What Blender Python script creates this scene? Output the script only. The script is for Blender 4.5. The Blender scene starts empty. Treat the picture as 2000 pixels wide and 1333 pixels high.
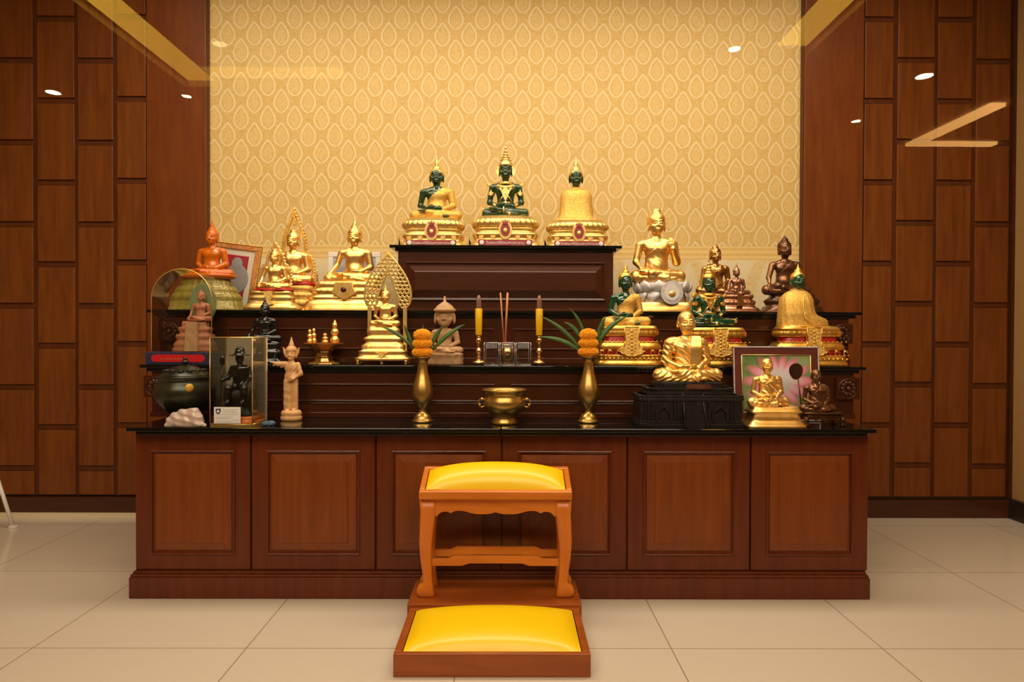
import bpy, math, random
import numpy as np
from mathutils import Vector, Matrix

random.seed(7)
rng = np.random.default_rng(7)
PI = math.pi
R = math.radians
SC = bpy.context.scene
COL = SC.collection

# ------------------------------------------------------------------ camera
FPX = 1290.0                      # focal length in pixels of the 2000 px frame
CAMH = 1.187
YAW, PITCH, ROLL = R(-0.31), R(-0.64), R(0.20)
cam_data = bpy.data.cameras.new('camera')
cam = bpy.data.objects.new('camera', cam_data)
COL.objects.link(cam)
cam_data.sensor_width = 36.0
cam_data.lens = FPX / 2000 * 36.0
cam_data.clip_start = 0.05
cam.location = (0, 0, CAMH)
CAMR = (Matrix.Rotation(YAW, 3, 'Z') @ Matrix.Rotation(R(90) + PITCH, 3, 'X') @ Matrix.Rotation(ROLL, 3, 'Z'))
cam.rotation_euler = CAMR.to_euler()
SC.camera = cam


def at(px, py, Y):
    """world point seen at pixel (px, py) that lies at distance Y in front of the camera"""
    d = CAMR @ Vector(((px - 1000) / FPX, -(py - 666.5) / FPX, -1))
    t = Y / d.y
    return Vector((d.x * t, Y, CAMH + d.z * t))


def proj(X, Y, Z):
    v = CAMR.transposed() @ Vector((X, Y, Z - CAMH))
    return 1000 + FPX * v.x / -v.z, 666.5 - FPX * v.y / -v.z


# ------------------------------------------------------------------ view and light
SC.view_settings.view_transform = 'Standard'
SC.view_settings.look = 'None'
SC.view_settings.exposure = 0.22
SC.view_settings.gamma = 1.0
SC.view_settings.use_curve_mapping = False
SC.cycles.max_bounces = 10
SC.cycles.transparent_max_bounces = 24
SC.cycles.sample_clamp_indirect = 6.0
world = bpy.data.worlds.new('world')
SC.world = world
world.use_nodes = True
world.node_tree.nodes['Background'].inputs[0].default_value = (1.0, 0.85, 0.62, 1)
world.node_tree.nodes['Background'].inputs[1].default_value = 0.25

CEIL = 3.65
GLASS_Y = 1.4
WARM = (1.0, 0.86, 0.66)
HC = CEIL - CAMH


def mirrored(px, py):
    """point on the ceiling of the front hall whose reflection in the glass shows at a pixel"""
    D = FPX * HC / (652 - py)
    return (px - 993) / FPX * D, 2 * GLASS_Y - D


def area_light(name, x, y, z, sx, sy, power, color=WARM, rot=(0, 0, 0), shape='RECTANGLE', spread=180):
    l = bpy.data.lights.new(name, 'AREA')
    l.shape = shape
    l.size = sx
    if shape == 'RECTANGLE':
        l.size_y = sy
    l.energy = power
    l.color = color
    l.spread = R(spread)
    o = bpy.data.objects.new(name, l)
    o.location = (x, y, z)
    o.rotation_euler = rot
    COL.objects.link(o)
    return o


# ring of the lit ceiling cove in the hall (seen mirrored in the glass), an added hall fill and the lamps over the altar
RX0, RX1, RY0, RY1 = -3.15, 2.55, -3.65, 0.9
COVE = (1.0, .56, .06)
area_light('cove_light_left', RX0 + .16, (RY0 + RY1) / 2, CEIL - .012, .26, RY1 - RY0, 30, COVE)
area_light('cove_light_right', RX1 - .16, (RY1 - 2.8) / 2, CEIL - .012, .26, RY1 + 2.8, 25, COVE)
area_light('cove_light_rear', -2.2, RY0 + .2, CEIL - .012, 1.3, .26, 4.5, COVE)
area_light('hall_soft_fill', -.3, -.35, CEIL - .012, 4.6, 2.8, 230)  # added soft fill light, placed where its reflection stays out of frame
area_light('altar_ceiling_light', -0.02, 3.05, CEIL - .012, 4.6, .6, 85)

# ------------------------------------------------------------------ node helpers


class E:
    """small arithmetic wrapper over Math nodes"""

    def __init__(s, nt, v):
        s.nt, s.v = nt, v

    def _op(s, op, *a):
        n = s.nt.nodes.new('ShaderNodeMath')
        n.operation = op
        for i, x in enumerate((s,) + a):
            x = x.v if isinstance(x, E) else x
            if isinstance(x, (int, float)):
                n.inputs[i].default_value = x
            else:
                s.nt.links.new(x, n.inputs[i])
        return E(s.nt, n.outputs[0])

    def __add__(s, o): return s._op('ADD', o)
    def __sub__(s, o): return s._op('SUBTRACT', o)
    def __mul__(s, o): return s._op('MULTIPLY', o)
    def __truediv__(s, o): return s._op('DIVIDE', o)
    def abs(s): return s._op('ABSOLUTE')
    def pow(s, o): return s._op('POWER', o)
    def fract(s): return s._op('FRACT')
    def floor(s): return s._op('FLOOR')
    def max(s, o): return s._op('MAXIMUM', o)
    def min(s, o): return s._op('MINIMUM', o)
    def lt(s, o): return s._op('LESS_THAN', o)
    def gt(s, o): return s._op('GREATER_THAN', o)
    def cos(s): return s._op('COSINE')
    def sin(s): return s._op('SINE')

    def ramp(s, a, b):
        n = s.nt.nodes.new('ShaderNodeMapRange')
        s.nt.links.new(s.v, n.inputs[0])
        n.inputs[1].default_value, n.inputs[2].default_value = a, b
        n.clamp = True
        return E(s.nt, n.outputs[0])


def new_mat(name):
    m = bpy.data.materials.new(name)
    m.use_nodes = True
    nt = m.node_tree
    return m, nt, nt.nodes['Principled BSDF']


def setc(sock, c):
    sock.default_value = (c[0], c[1], c[2], 1)


def mixc(nt, fac, a, b):
    n = nt.nodes.new('ShaderNodeMix')
    n.data_type = 'RGBA'
    if isinstance(fac, E):
        fac = fac.v
    if isinstance(fac, (int, float)):
        n.inputs[0].default_value = fac
    else:
        nt.links.new(fac, n.inputs[0])
    for i, c in ((6, a), (7, b)):
        if isinstance(c, (tuple, list)):
            n.inputs[i].default_value = (c[0], c[1], c[2], 1)
        else:
            nt.links.new(c, n.inputs[i])
    return n.outputs[2]


def xyz(nt, scale=(1, 1, 1)):
    tc = nt.nodes.new('ShaderNodeTexCoord')
    mp = nt.nodes.new('ShaderNodeMapping')
    mp.inputs['Scale'].default_value = scale
    nt.links.new(tc.outputs['Object'], mp.inputs[0])
    sp = nt.nodes.new('ShaderNodeSeparateXYZ')
    nt.links.new(mp.outputs[0], sp.inputs[0])
    return mp.outputs[0], E(nt, sp.outputs[0]), E(nt, sp.outputs[1]), E(nt, sp.outputs[2])


def noise(nt, vec, scale, detail=4, rough=.55, dist=0):
    n = nt.nodes.new('ShaderNodeTexNoise')
    nt.links.new(vec, n.inputs['Vector'])
    n.inputs['Scale'].default_value = scale
    n.inputs['Detail'].default_value = detail
    n.inputs['Roughness'].default_value = rough
    n.inputs['Distortion'].default_value = dist
    return E(nt, n.outputs[0])


def bump(nt, p, h, strength, dist=.002):
    b = nt.nodes.new('ShaderNodeBump')
    b.inputs['Strength'].default_value = strength
    b.inputs['Distance'].default_value = dist
    nt.links.new(h.v if isinstance(h, E) else h, b.inputs['Height'])
    nt.links.new(b.outputs[0], p.inputs['Normal'])


def simple(name, col, rough=.4, metal=0.0, col2=None, nscale=20, coat=0.0, bmp=0, bscale=80, bdist=.001, vor=False, sss=0.0, lo=.35, hi=.7, aniso=(1, 1, 1), spec=.5):
    m, nt, p = new_mat(name)
    setc(p.inputs['Base Color'], col)
    p.inputs['Roughness'].default_value = rough
    p.inputs['Metallic'].default_value = metal
    p.inputs['Coat Weight'].default_value = coat
    p.inputs['Coat Roughness'].default_value = .06
    p.inputs['Specular IOR Level'].default_value = spec
    if sss:
        p.inputs['Subsurface Weight'].default_value = sss
        p.inputs['Subsurface Radius'].default_value = (.02, .01, .004)
    if col2 is not None or bmp:
        v, x, y, z = xyz(nt, aniso)
        if col2 is not None:
            f = noise(nt, v, nscale).ramp(lo, hi)
            nt.links.new(mixc(nt, f, col, col2), p.inputs['Base Color'])
        if bmp:
            if vor:
                n = nt.nodes.new('ShaderNodeTexVoronoi')
                n.inputs['Scale'].default_value = bscale
                nt.links.new(v, n.inputs['Vector'])
                h = E(nt, n.outputs['Distance'])
            else:
                h = noise(nt, v, bscale, 3)
            bump(nt, p, h, bmp, bdist)
    return m


def wood(name, c1, c2, rough=.3, coat=.3, axis='Z', grain=9.0, spec=.28):
    """stained veneer; the grain runs along one axis of the object"""
    m, nt, p = new_mat(name)
    sc = {'Z': (grain, grain, .8), 'X': (.8, grain, grain)}[axis]
    v, x, y, z = xyz(nt, sc)
    a = noise(nt, v, 3.0, 6, .62, .6)
    b = noise(nt, v, 22.0, 3, .5, .0)
    f = (a * .88 + b * .12).ramp(.34, .66)
    nt.links.new(mixc(nt, f, c1, c2), p.inputs['Base Color'])
    p.inputs['Roughness'].default_value = rough
    p.inputs['Coat Weight'].default_value = coat
    p.inputs['Coat Roughness'].default_value = .12
    p.inputs['Specular IOR Level'].default_value = spec
    return m


M = {}
M['wood_tile'] = wood('wall_tile_veneer', (.125, .030, .004), (.20, .056, .007), .45, .08)
M['wood_plain'] = wood('wall_plain_veneer', (.125, .027, .0035), (.19, .048, .006), .42, .1, grain=6)
M['wood_groove'] = wood('wall_groove_wood', (.075, .018, .004), (.11, .028, .006), .45, .05)
M['cab'] = wood('cabinet_frame_mahogany', (.095, .0145, .003), (.140, .026, .0045), .36, .12)
M['cab_panel'] = wood('cabinet_panel_mahogany', (.165, .034, .004), (.225, .052, .006), .36, .12, grain=12)
M['dark_wood'] = wood('altar_step_mahogany', (.045, .0100, .0030), (.068, .0155, .0038), .3, .25, 'X')
M['granite'] = simple('black_polished_granite', (.004, .0045, .004), .06)
M['teak'] = wood('teak_stool', (.50, .125, .010), (.66, .20, .022), .33, .3, 'X', 7)
M['teak_leg'] = wood('teak_stool_leg', (.52, .13, .011), (.66, .20, .022), .33, .3, 'Z', 7)
M['teak_dark'] = wood('teak_platform', (.25, .052, .006), (.37, .088, .011), .3, .35, 'X', 7)
M['vinyl'] = simple('yellow_vinyl', (.93, .60, .0), .36, 0, coat=.1, bmp=.06, bscale=160, bdist=.0004)
M['gold'] = simple('gilded_metal', (1.0, .70, .26), .36, .96, (.92, .52, .12), 28, bmp=.08, bscale=55, bdist=.0015)
M['gold_pale'] = simple('pale_gold_paint', (.90, .66, .25), .34, .85, (.78, .50, .12), 40, bmp=.15, bscale=90, bdist=.001)
M['gold_deep'] = simple('deep_gold_leaf', (.98, .63, .15), .36, .97, (.74, .38, .06), 35, bmp=.25, bscale=120, bdist=.001)
M['gold_carved'] = simple('carved_gilding', (.98, .68, .22), .40, .9, (.76, .44, .08), 60, bmp=.8, bscale=300, bdist=.002, vor=True)
M['gold_cloth'] = simple('gold_filigree_robe', (.92, .60, .15), .45, .6, (.62, .33, .04), 120, bmp=.7, bscale=300, bdist=.002, vor=True)
M['jade'] = simple('dark_green_jade', (.020, .060, .018), .2, 0, (.012, .038, .012), 12, coat=.5)
M['jade_bright'] = simple('deep_green_glass', (.004, .085, .030), .08, 0, (.002, .025, .012), 9, coat=.9)
M['black_gloss'] = simple('black_lacquer', (.006, .007, .007), .16, 0, coat=.4)
M['bronze'] = simple('brown_bronze', (.30, .15, .075), .30, .9, (.12, .05, .03), 22, bmp=.1)
M['bronze_pink'] = simple('pinkish_bronze', (.50, .27, .18), .28, .92, (.26, .11, .07), 26, bmp=.1)
M['bronze_gold'] = simple('gold_brown_bronze', (.62, .36, .13), .26, .95, (.36, .17, .05), 22, bmp=.1)
M['bronze_dark'] = simple('dark_brown_bronze', (.11, .045, .022), .34, .75, (.055, .022, .014), 20, coat=.2)
M['brass'] = simple('worn_brass', (.60, .39, .12), .33, .95, (.42, .25, .06), 14, bmp=.1, bscale=60)
M['brass_bright'] = simple('polished_copper_brass', (.92, .52, .22), .16, 1.0)
M['amber'] = simple('orange_amber_resin', (.60, .13, .002), .22, 0, coat=.4)
M['clay'] = simple('reddish_clay', (.42, .165, .075), .55, 0, (.32, .11, .05), 25, bmp=.2)
M['sandstone'] = simple('pale_brown_sandstone', (.52, .31, .15), .68, 0, (.38, .20, .085), 30, bmp=.4, bscale=90, bdist=.002)
M['carved_wood'] = simple('light_carved_wood', (.74, .42, .17), .5, 0, (.60, .30, .11), 25, bmp=.25, bscale=70, bdist=.001)
M['castle'] = simple('black_stone_cast', (.010, .008, .007), .42, 0, (.020, .016, .014), 40, bmp=.4, bscale=120, bdist=.002, spec=.25)
M['red'] = simple('red_lacquer', (.45, .010, .008), .35, 0)
M['maroon'] = simple('maroon_enamel', (.33, .030, .035), .4, 0)
M['maroon_frame'] = simple('maroon_frame_wood', (.115, .022, .018), .35, 0, coat=.3)
M['silver'] = simple('silvered_lotus', (.70, .66, .63), .45, .25, (.52, .47, .46), 45, bmp=.4, bscale=130, bdist=.002)
M['olive_gold'] = simple('olive_gold_wrap', (.30, .24, .045), .36, .15, (.19, .15, .025), 16, bmp=.5, bscale=26, bdist=.006, coat=.3)
M['white_paint'] = simple('white_painted', (.74, .70, .64), .4)
M['cream'] = simple('cream_trim', (.72, .62, .42), .5)
M['paper'] = simple('white_paper_card', (.80, .77, .72), .6)
M['navy'] = simple('navy_velvet', (.010, .012, .055), .7)
M['red_plaque'] = simple('red_plaque', (.55, .006, .012), .45)
M['marigold'] = simple('marigold_petals', (1.0, .50, .010), .75, 0, (1.0, .34, .004), 90, bmp=.5, bscale=260, bdist=.002)
M['leaf'] = simple('green_leaf', (.055, .125, .022), .38, 0, (.025, .075, .012), 20)
M['wax'] = simple('yellow_wax', (.86, .50, .005), .38, 0, sss=.3)
M['wax_cap'] = simple('brown_clear_cap', (.22, .12, .085), .12, 0, coat=.5)
M['incense'] = simple('incense_stick', (.55, .20, .07), .6)
M['bag'] = simple('clear_plastic_over_powder', (.54, .41, .34), .3, 0, (.46, .33, .27), 14, bmp=.5, bscale=40, bdist=.003, coat=.5)
M['blue_cloth'] = simple('blue_fabric', (.05, .10, .16), .6, 0, (.10, .16, .22), 40)
M['orange_tray'] = simple('orange_painted_tray', (.75, .20, .03), .35)
M['sticker'] = simple('yellow_sticker', (.65, .34, .03), .5)
M['black_ink'] = simple('black_ink', (.02, .02, .03), .6)
M['grey_ink'] = simple('grey_ink', (.35, .33, .36), .6)
M['ceiling_white'] = simple('ceiling_paint', (.62, .52, .36), .8)
M['hall_floor'] = wood('hall_floor_dark', (.10, .05, .022), (.15, .075, .03), .4, .1, 'X')  # unseen floor, given a dark colour to weaken its reflection in the glass
M['hall_wall'] = simple('hall_wall_paint', (.42, .31, .19), .8, 0, (.38, .27, .16), 3)
M['baseboard_black'] = simple('black_baseboard', (.012, .010, .009), .3)
M['baseboard_wood'] = wood('baseboard_dark_wood', (.045, .012, .004), (.07, .018, .006), .3, .2, 'X')
M['urn'] = simple('dark_green_bronze_urn', (.045, .048, .030), .28, .55, (.022, .020, .014), 15, bmp=.2, bscale=50)
M['mirror'] = simple('case_mirror', (.72, .66, .50), .14, .30)
M['grey_shape'] = simple('grey_print', (.24, .23, .22), .6)
M['red_mat'] = simple('red_picture_print', (.36, .010, .022), .5, 0, (.25, .006, .015), 8)
M['mat_board'] = simple('cream_mat_board', (.60, .54, .42), .6)
M['frame_gold'] = simple('copper_gold_frame', (.66, .33, .12), .33, .85, (.40, .16, .05), 60, bmp=.6, bscale=200, bdist=.002)
M['picture_grey'] = simple('greyish_photo_print', (.22, .22, .27), .5, 0, (.50, .52, .55), 10)
M['side_wallpaper'] = simple('brown_textured_wallpaper', (.42, .235, .072), .75, 0, (.33, .17, .05), 160, bmp=.6, bscale=320, bdist=.002)


def thin_glass(name, ior=1.5, tint=(1, 1, 1), rough=0.0, boost=1.0):
    m = bpy.data.materials.new(name)
    m.use_nodes = True
    nt = m.node_tree
    nt.nodes.clear()
    out = nt.nodes.new('ShaderNodeOutputMaterial')
    mix = nt.nodes.new('ShaderNodeMixShader')
    tr = nt.nodes.new('ShaderNodeBsdfTransparent')
    gl = nt.nodes.new('ShaderNodeBsdfGlossy')
    fr = nt.nodes.new('ShaderNodeLayerWeight')
    fr.inputs['Blend'].default_value = .28
    f = E(nt, fr.outputs['Fresnel'])
    f = (f * boost).min(1.0)
    setc(tr.inputs[0], tint)
    gl.inputs['Roughness'].default_value = rough
    nt.links.new(f.v, mix.inputs[0])
    nt.links.new(tr.outputs[0], mix.inputs[1])
    nt.links.new(gl.outputs[0], mix.inputs[2])
    nt.links.new(mix.outputs[0], out.inputs[0])
    return m


M['pane'] = thin_glass('window_glass', boost=.5)
M['case_glass'] = thin_glass('clear_acrylic', tint=(.97, .97, .94), boost=.7)
M['tumbler'] = thin_glass('tumbler_glass', tint=(.99, .99, .98), boost=.8)


def emitter(name, col, strength):
    m = bpy.data.materials.new(name)
    m.use_nodes = True
    nt = m.node_tree
    nt.nodes.clear()
    out = nt.nodes.new('ShaderNodeOutputMaterial')
    em = nt.nodes.new('ShaderNodeEmission')
    setc(em.inputs[0], col)
    em.inputs[1].default_value = strength
    nt.links.new(em.outputs[0], out.inputs[0])
    return m


M['lamp'] = emitter('downlight_lamp', (1.0, .82, .52), 100)
M['lamp_dim'] = emitter('dim_downlight_lamp', (1.0, .72, .30), 14)
M['cove_glow'] = emitter('cove_lamp_strip', (1.0, .50, .14), 13)

# wallpaper: rows of cream teardrop outlines on gold, a ruled band, ogee arcs below


def wallpaper_mat():
    m, nt, p = new_mat('teardrop_wallpaper')
    vec, x, y, z = xyz(nt)
    PX, PZ = .1748, .2185
    W, Hh = .0465, .156

    def drop(ox, oz):
        u = ((x + ox) / PX).fract()
        u = (u - .5).abs() * PX
        t = ((z + oz) / PZ).fract() * (PZ / Hh)

        def wf(t):
            tt = t.max(.0001).min(.9999)
            return tt.pow(.80) * ((tt * -1 + 1).pow(1.14)) * (W / .2700)
        w = wf(t)
        w2 = wf(t + .01)
        g = (w2 - w) / (.01 * Hh)
        nrm = (g * g + 1).pow(.5)
        d = (u - w) / nrm
        inside = t.lt(1.0)
        line = (d.abs().ramp(.0074, .0038)) * inside * (u - w).ramp(.0105, .0050)
        core = (d.ramp(-.012, -.017)) * inside
        return line, core
    l1, c1 = drop(0, 0)
    l2, c2 = drop(PX / 2, PZ / 2)
    line = l1.max(l2)
    core = c1.max(c2)
    n1 = noise(nt, vec, 55, 3, .6, 1.2).ramp(.42, .58)
    n2 = noise(nt, vec, 110, 2, .5, .8).ramp(.42, .58)
    GOLD, GOLD2, CREAM = (.62, .41, .125), (.72, .51, .19), (.82, .67, .38)
    base = mixc(nt, n1 * .75, GOLD, GOLD2)
    base = mixc(nt, core * (n2 * .35 + .2), base, (.78, .58, .25))
    base = mixc(nt, line * .8, base, CREAM)
    # ruled band
    zb1, zb0 = BAND
    band = z.lt(zb1)
    s1 = ((z - zb0) / (zb1 - zb0))
    stripes = (s1 * (2 * PI * 2.5)).cos().ramp(-.2, .5)
    bcol = mixc(nt, stripes * (n1 * .5 + .5), (.80, .58, .24), (.70, .45, .13))
    base = mixc(nt, band, base, bcol)
    # lower field: pale, with scroll work between broad arcs
    low = z.lt(zb0)
    u = ((x + .12) / .52).fract()
    u = (u - .5).abs() * .52
    h = (z * -1 + zb0)
    arc = (u - (h * .9 + .01).pow(.5) * .27).abs().ramp(.055, .03)
    sc = noise(nt, vec, 26, 2, .5, 2.4)
    scroll = (sc - .5).abs().ramp(.055, .03)
    lcol = mixc(nt, arc.max(scroll * .0) * (scroll * .7 + .3), (.78, .66, .40), (.72, .50, .17))
    base = mixc(nt, low, base, lcol)
    nt.links.new(base, p.inputs['Base Color'])
    p.inputs['Roughness'].default_value = .55
    p.inputs['Specular IOR Level'].default_value = .3
    return m


def floor_mat():
    m, nt, p = new_mat('polished_cream_floor_tile')
    vec, x, y, z = xyz(nt)
    T = .8
    gx = ((x + FLOOR_OX) / T).fract()
    gx = (gx - .5).abs() * -T + T / 2
    gy = ((y + FLOOR_OY) / T).fract()
    gy = (gy - .5).abs() * -T + T / 2
    g = gx.min(gy).lt(.0022)
    cell = ((x + FLOOR_OX) / T).floor() * 3.7 + ((y + FLOOR_OY) / T).floor() * 5.3
    tone = (cell.sin() * 43.7).fract() * .5
    n = noise(nt, vec, 1.5, 5, .6).ramp(.3, .7) * .5 + tone
    base = mixc(nt, n, (.58, .495, .39), (.63, .54, .43))
    base = mixc(nt, g, base, (.30, .21, .14))
    nt.links.new(base, p.inputs['Base Color'])
    p.inputs['Roughness'].default_value = .16
    p.inputs['Specular IOR Level'].default_value = .35
    return m


WALL_Y = 4.28
BAND = (at(1400, 482, WALL_Y + .05).z, at(1400, 508, WALL_Y + .05).z)
_a = at(481, 1266, 2.5)
FLOOR_P = None


def floor_at(px, py):
    d = CAMR @ Vector(((px - 1000) / FPX, -(py - 666.5) / FPX, -1))
    t = -CAMH / d.z
    return d.x * t, d.y * t


_x, _y = floor_at(481, 1267)
FLOOR_OX, FLOOR_OY = -_x + 8.0, -_y + 8.0
M['floor'] = floor_mat()
M['wallpaper'] = wallpaper_mat()

# ------------------------------------------------------------------ mesh helpers


class MB:
    """collects vertices and faces; every build() links ONE mesh object"""

    def __init__(s):
        s.v, s.f, s.sm = [], [], []

    def add(s, vs, fs, smooth=False):
        o = len(s.v)
        s.v += [tuple(map(float, p)) for p in vs]
        s.f += [tuple(i + o for i in f) for f in fs]
        s.sm += [smooth] * len(fs)

    def box(s, x0, x1, y0, y1, z0, z1):
        vs = [(x, y, z) for z in (z0, z1) for y in (y0, y1) for x in (x0, x1)]
        s.add(vs, [(0, 2, 3, 1), (4, 5, 7, 6), (0, 1, 5, 4), (2, 6, 7, 3), (0, 4, 6, 2), (1, 3, 7, 5)])
        return s

    def rings(s, rs, smooth=True, cap=True, closed=True):
        """rs: list of rings (lists of points, same length)"""
        n = len(rs[0])
        vs = [p for r in rs for p in r]
        fs = []
        for i in range(len(rs) - 1):
            for j in range(n if closed else n - 1):
                k = (j + 1) % n
                fs.append((i * n + j, i * n + k, (i + 1) * n + k, (i + 1) * n + j))
        if cap:
            fs.append(tuple(range(n))[::-1])
            fs.append(tuple((len(rs) - 1) * n + j for j in range(n)))
        o = len(s.v)
        s.v += [tuple(map(float, p)) for p in vs]
        s.f += [tuple(i + o for i in f) for f in fs]
        s.sm += [smooth] * (len(fs) - (2 if cap else 0)) + ([False, False] if cap else [])
        return s

    def lathe(s, prof, cx=0, cy=0, n=32, smooth=True):
        """prof: (z, r)"""
        rs = [[(cx + r * math.cos(2 * PI * j / n), cy + r * math.sin(2 * PI * j / n), z) for j in range(n)] for z, r in prof]
        return s.rings(rs, smooth)

    def loft(s, prof, cx=0, cy=0, n=64, ex=3.0, dr=.6, smooth=True):
        """rounded-rectangle rings; prof: (z, half width[, lobe depth, lobes])"""
        rs = []
        for q in prof:
            z, hw = q[0], q[1]
            am, lb = (q[2], q[3]) if len(q) > 2 else (0, 0)
            hd = hw * dr
            r = []
            for j in range(n):
                t = 2 * PI * j / n
                c, sn = math.cos(t), math.sin(t)
                k = (abs(c) ** ex + abs(sn) ** ex) ** (-1 / ex)
                k *= 1 + am * (abs(math.sin(t * lb / 2)) - .5)
                r.append((cx + hw * k * c, cy + hd * k * sn, z))
            rs.append(r)
        return s.rings(rs, smooth)

    def tube(s, pts, rad, n=10, smooth=True, cap=True):
        pts = [Vector(p) for p in pts]
        if not isinstance(rad, (list, tuple)):
            rad = [rad] * len(pts)
        rs = []
        up = Vector((0, 0, 1))
        for i, p in enumerate(pts):
            d = (pts[min(i + 1, len(pts) - 1)] - pts[max(i - 1, 0)]).normalized()
            a = d.cross(up)
            if a.length < .05:
                a = d.cross(Vector((0, 1, 0)))
            a.normalize()
            b = a.cross(d)
            rs.append([p + (a * math.cos(2 * PI * j / n) + b * math.sin(2 * PI * j / n)) * rad[i] for j in range(n)])
        return s.rings(rs, smooth, cap)

    def ball(s, c, r, n=16, m=10, smooth=True):
        if not isinstance(r, (list, tuple)):
            r = (r, r, r)
        rs = []
        for i in range(m + 1):
            ph = -PI / 2 + PI * (.02 + .96 * i / m)
            rs.append([(c[0] + r[0] * math.cos(ph) * math.cos(2 * PI * j / n), c[1] + r[1] * math.cos(ph) * math.sin(2 * PI * j / n), c[2] + r[2] * math.sin(ph)) for j in range(n)])
        return s.rings(rs, smooth)

    def prism(s, outline, y0, y1):
        """outline in x,z extruded from y0 to y1"""
        n = len(outline)
        vs = [(x, y0, z) for x, z in outline] + [(x, y1, z) for x, z in outline]
        fs = [tuple(range(n)), tuple(range(2 * n - 1, n - 1, -1))]
        fs += [(i, i + n, (i + 1) % n + n, (i + 1) % n) for i in range(n)]
        s.add(vs, fs)
        return s

    def torus(s, c, R0, r, axis='Y', n=24, m=8, ry=1.0, a0=0, a1=2 * PI):
        full = abs(a1 - a0 - 2 * PI) < 1e-6
        k = n if full else n + 1
        rs = []
        for i in range(k):
            t = a0 + (a1 - a0) * i / n
            ring = []
            for j in range(m):
                u = 2 * PI * j / m
                rr = R0 + r * math.cos(u)
                a, b, h = rr * math.cos(t), rr * math.sin(t) * ry, r * math.sin(u)
                p = {'Y': (a, h, b), 'Z': (a, b, h), 'X': (h, a, b)}[axis]
                ring.append((c[0] + p[0], c[1] + p[1], c[2] + p[2]))
            rs.append(ring)
        if full:
            rs.append(rs[0])
        return s.rings(rs, True, not full)

    def panel(s, x0, x1, z0, z1, rings, y):
        """nested rectangular rings facing -Y; rings: (inset, how far forward); the last ring is filled"""
        rs = []
        for ins, fw in rings:
            if isinstance(ins, tuple):
                ix, iz = ins
            else:
                ix = iz = ins
            rs.append([(x0 + ix, y - fw, z0 + iz), (x1 - ix, y - fw, z0 + iz), (x1 - ix, y - fw, z1 - iz), (x0 + ix, y - fw, z1 - iz)])
        n = 4
        vs = [p for r in rs for p in r]
        fs = []
        for i in range(len(rs) - 1):
            for j in range(4):
                k = (j + 1) % 4
                fs.append((i * 4 + j, i * 4 + k, (i + 1) * 4 + k, (i + 1) * 4 + j))
        e = (len(rs) - 1) * 4
        fs.append((e, e + 1, e + 2, e + 3))
        fs.append((3, 2, 1, 0))
        s.add(vs, fs)
        return s

    def build(s, name, mat, parent=None, scale=1.0, bevel=0, loc=None, bseg=2):
        me = bpy.data.meshes.new(name)
        vs = s.v if scale == 1.0 else [(x * scale, y * scale, z * scale) for x, y, z in s.v]
        me.from_pydata(vs, [], s.f)
        me.polygons.foreach_set('use_smooth', s.sm)
        me.materials.append(M[mat] if isinstance(mat, str) else mat)
        me.validate()
        o = bpy.data.objects.new(name, me)
        COL.objects.link(o)
        if parent:
            o.parent = parent
        if loc:
            o.location = loc
        if bevel:
            b = o.modifiers.new('bevel', 'BEVEL')
            b.width = bevel
            b.segments = bseg
            b.limit_method = 'ANGLE'
            b.angle_limit = R(40)
        return o


def struct(o, label=None):
    o['kind'] = 'structure'
    if label:
        o['label'] = label
    return o


def tag(o, label, cat, group=None):
    o['label'] = label
    o['category'] = cat
    if group:
        o['group'] = group
    return o


def empty(name, loc, label, cat, group=None, rz=0):
    o = bpy.data.objects.new(name, None)
    o.empty_display_size = .05
    o.location = loc
    o.rotation_euler = (0, 0, rz)
    COL.objects.link(o)
    return tag(o, label, cat, group)


class Thing:
    """a thing laid out in photo pixels: x right of its centre, z up from its base, s metres per pixel"""

    def __init__(t, name, label, cat, cx, yb, depth, ztop, group=None, rz=0):
        t.s = depth / FPX
        t.cx, t.yb, t.depth = cx, yb, depth
        t.root = empty(name, (at(cx, yb, depth).x, depth, ztop), label, cat, group, rz)

    def x(t, px): return px - t.cx
    def z(t, py): return t.yb - py

    def put(t, mb, name, mat, parent=None, bevel=0, label=None):
        o = mb.build(name, mat, parent or t.root, t.s, bevel * t.s)
        if label:
            o['label'] = label
        return o

    def prof(t, rows):
        """(photo y, half width, ...) -> (z, hw, ...)"""
        return [(t.z(r[0]),) + tuple(r[1:]) for r in rows]

# ------------------------------------------------------------------ implicit surfaces for bodies


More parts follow.
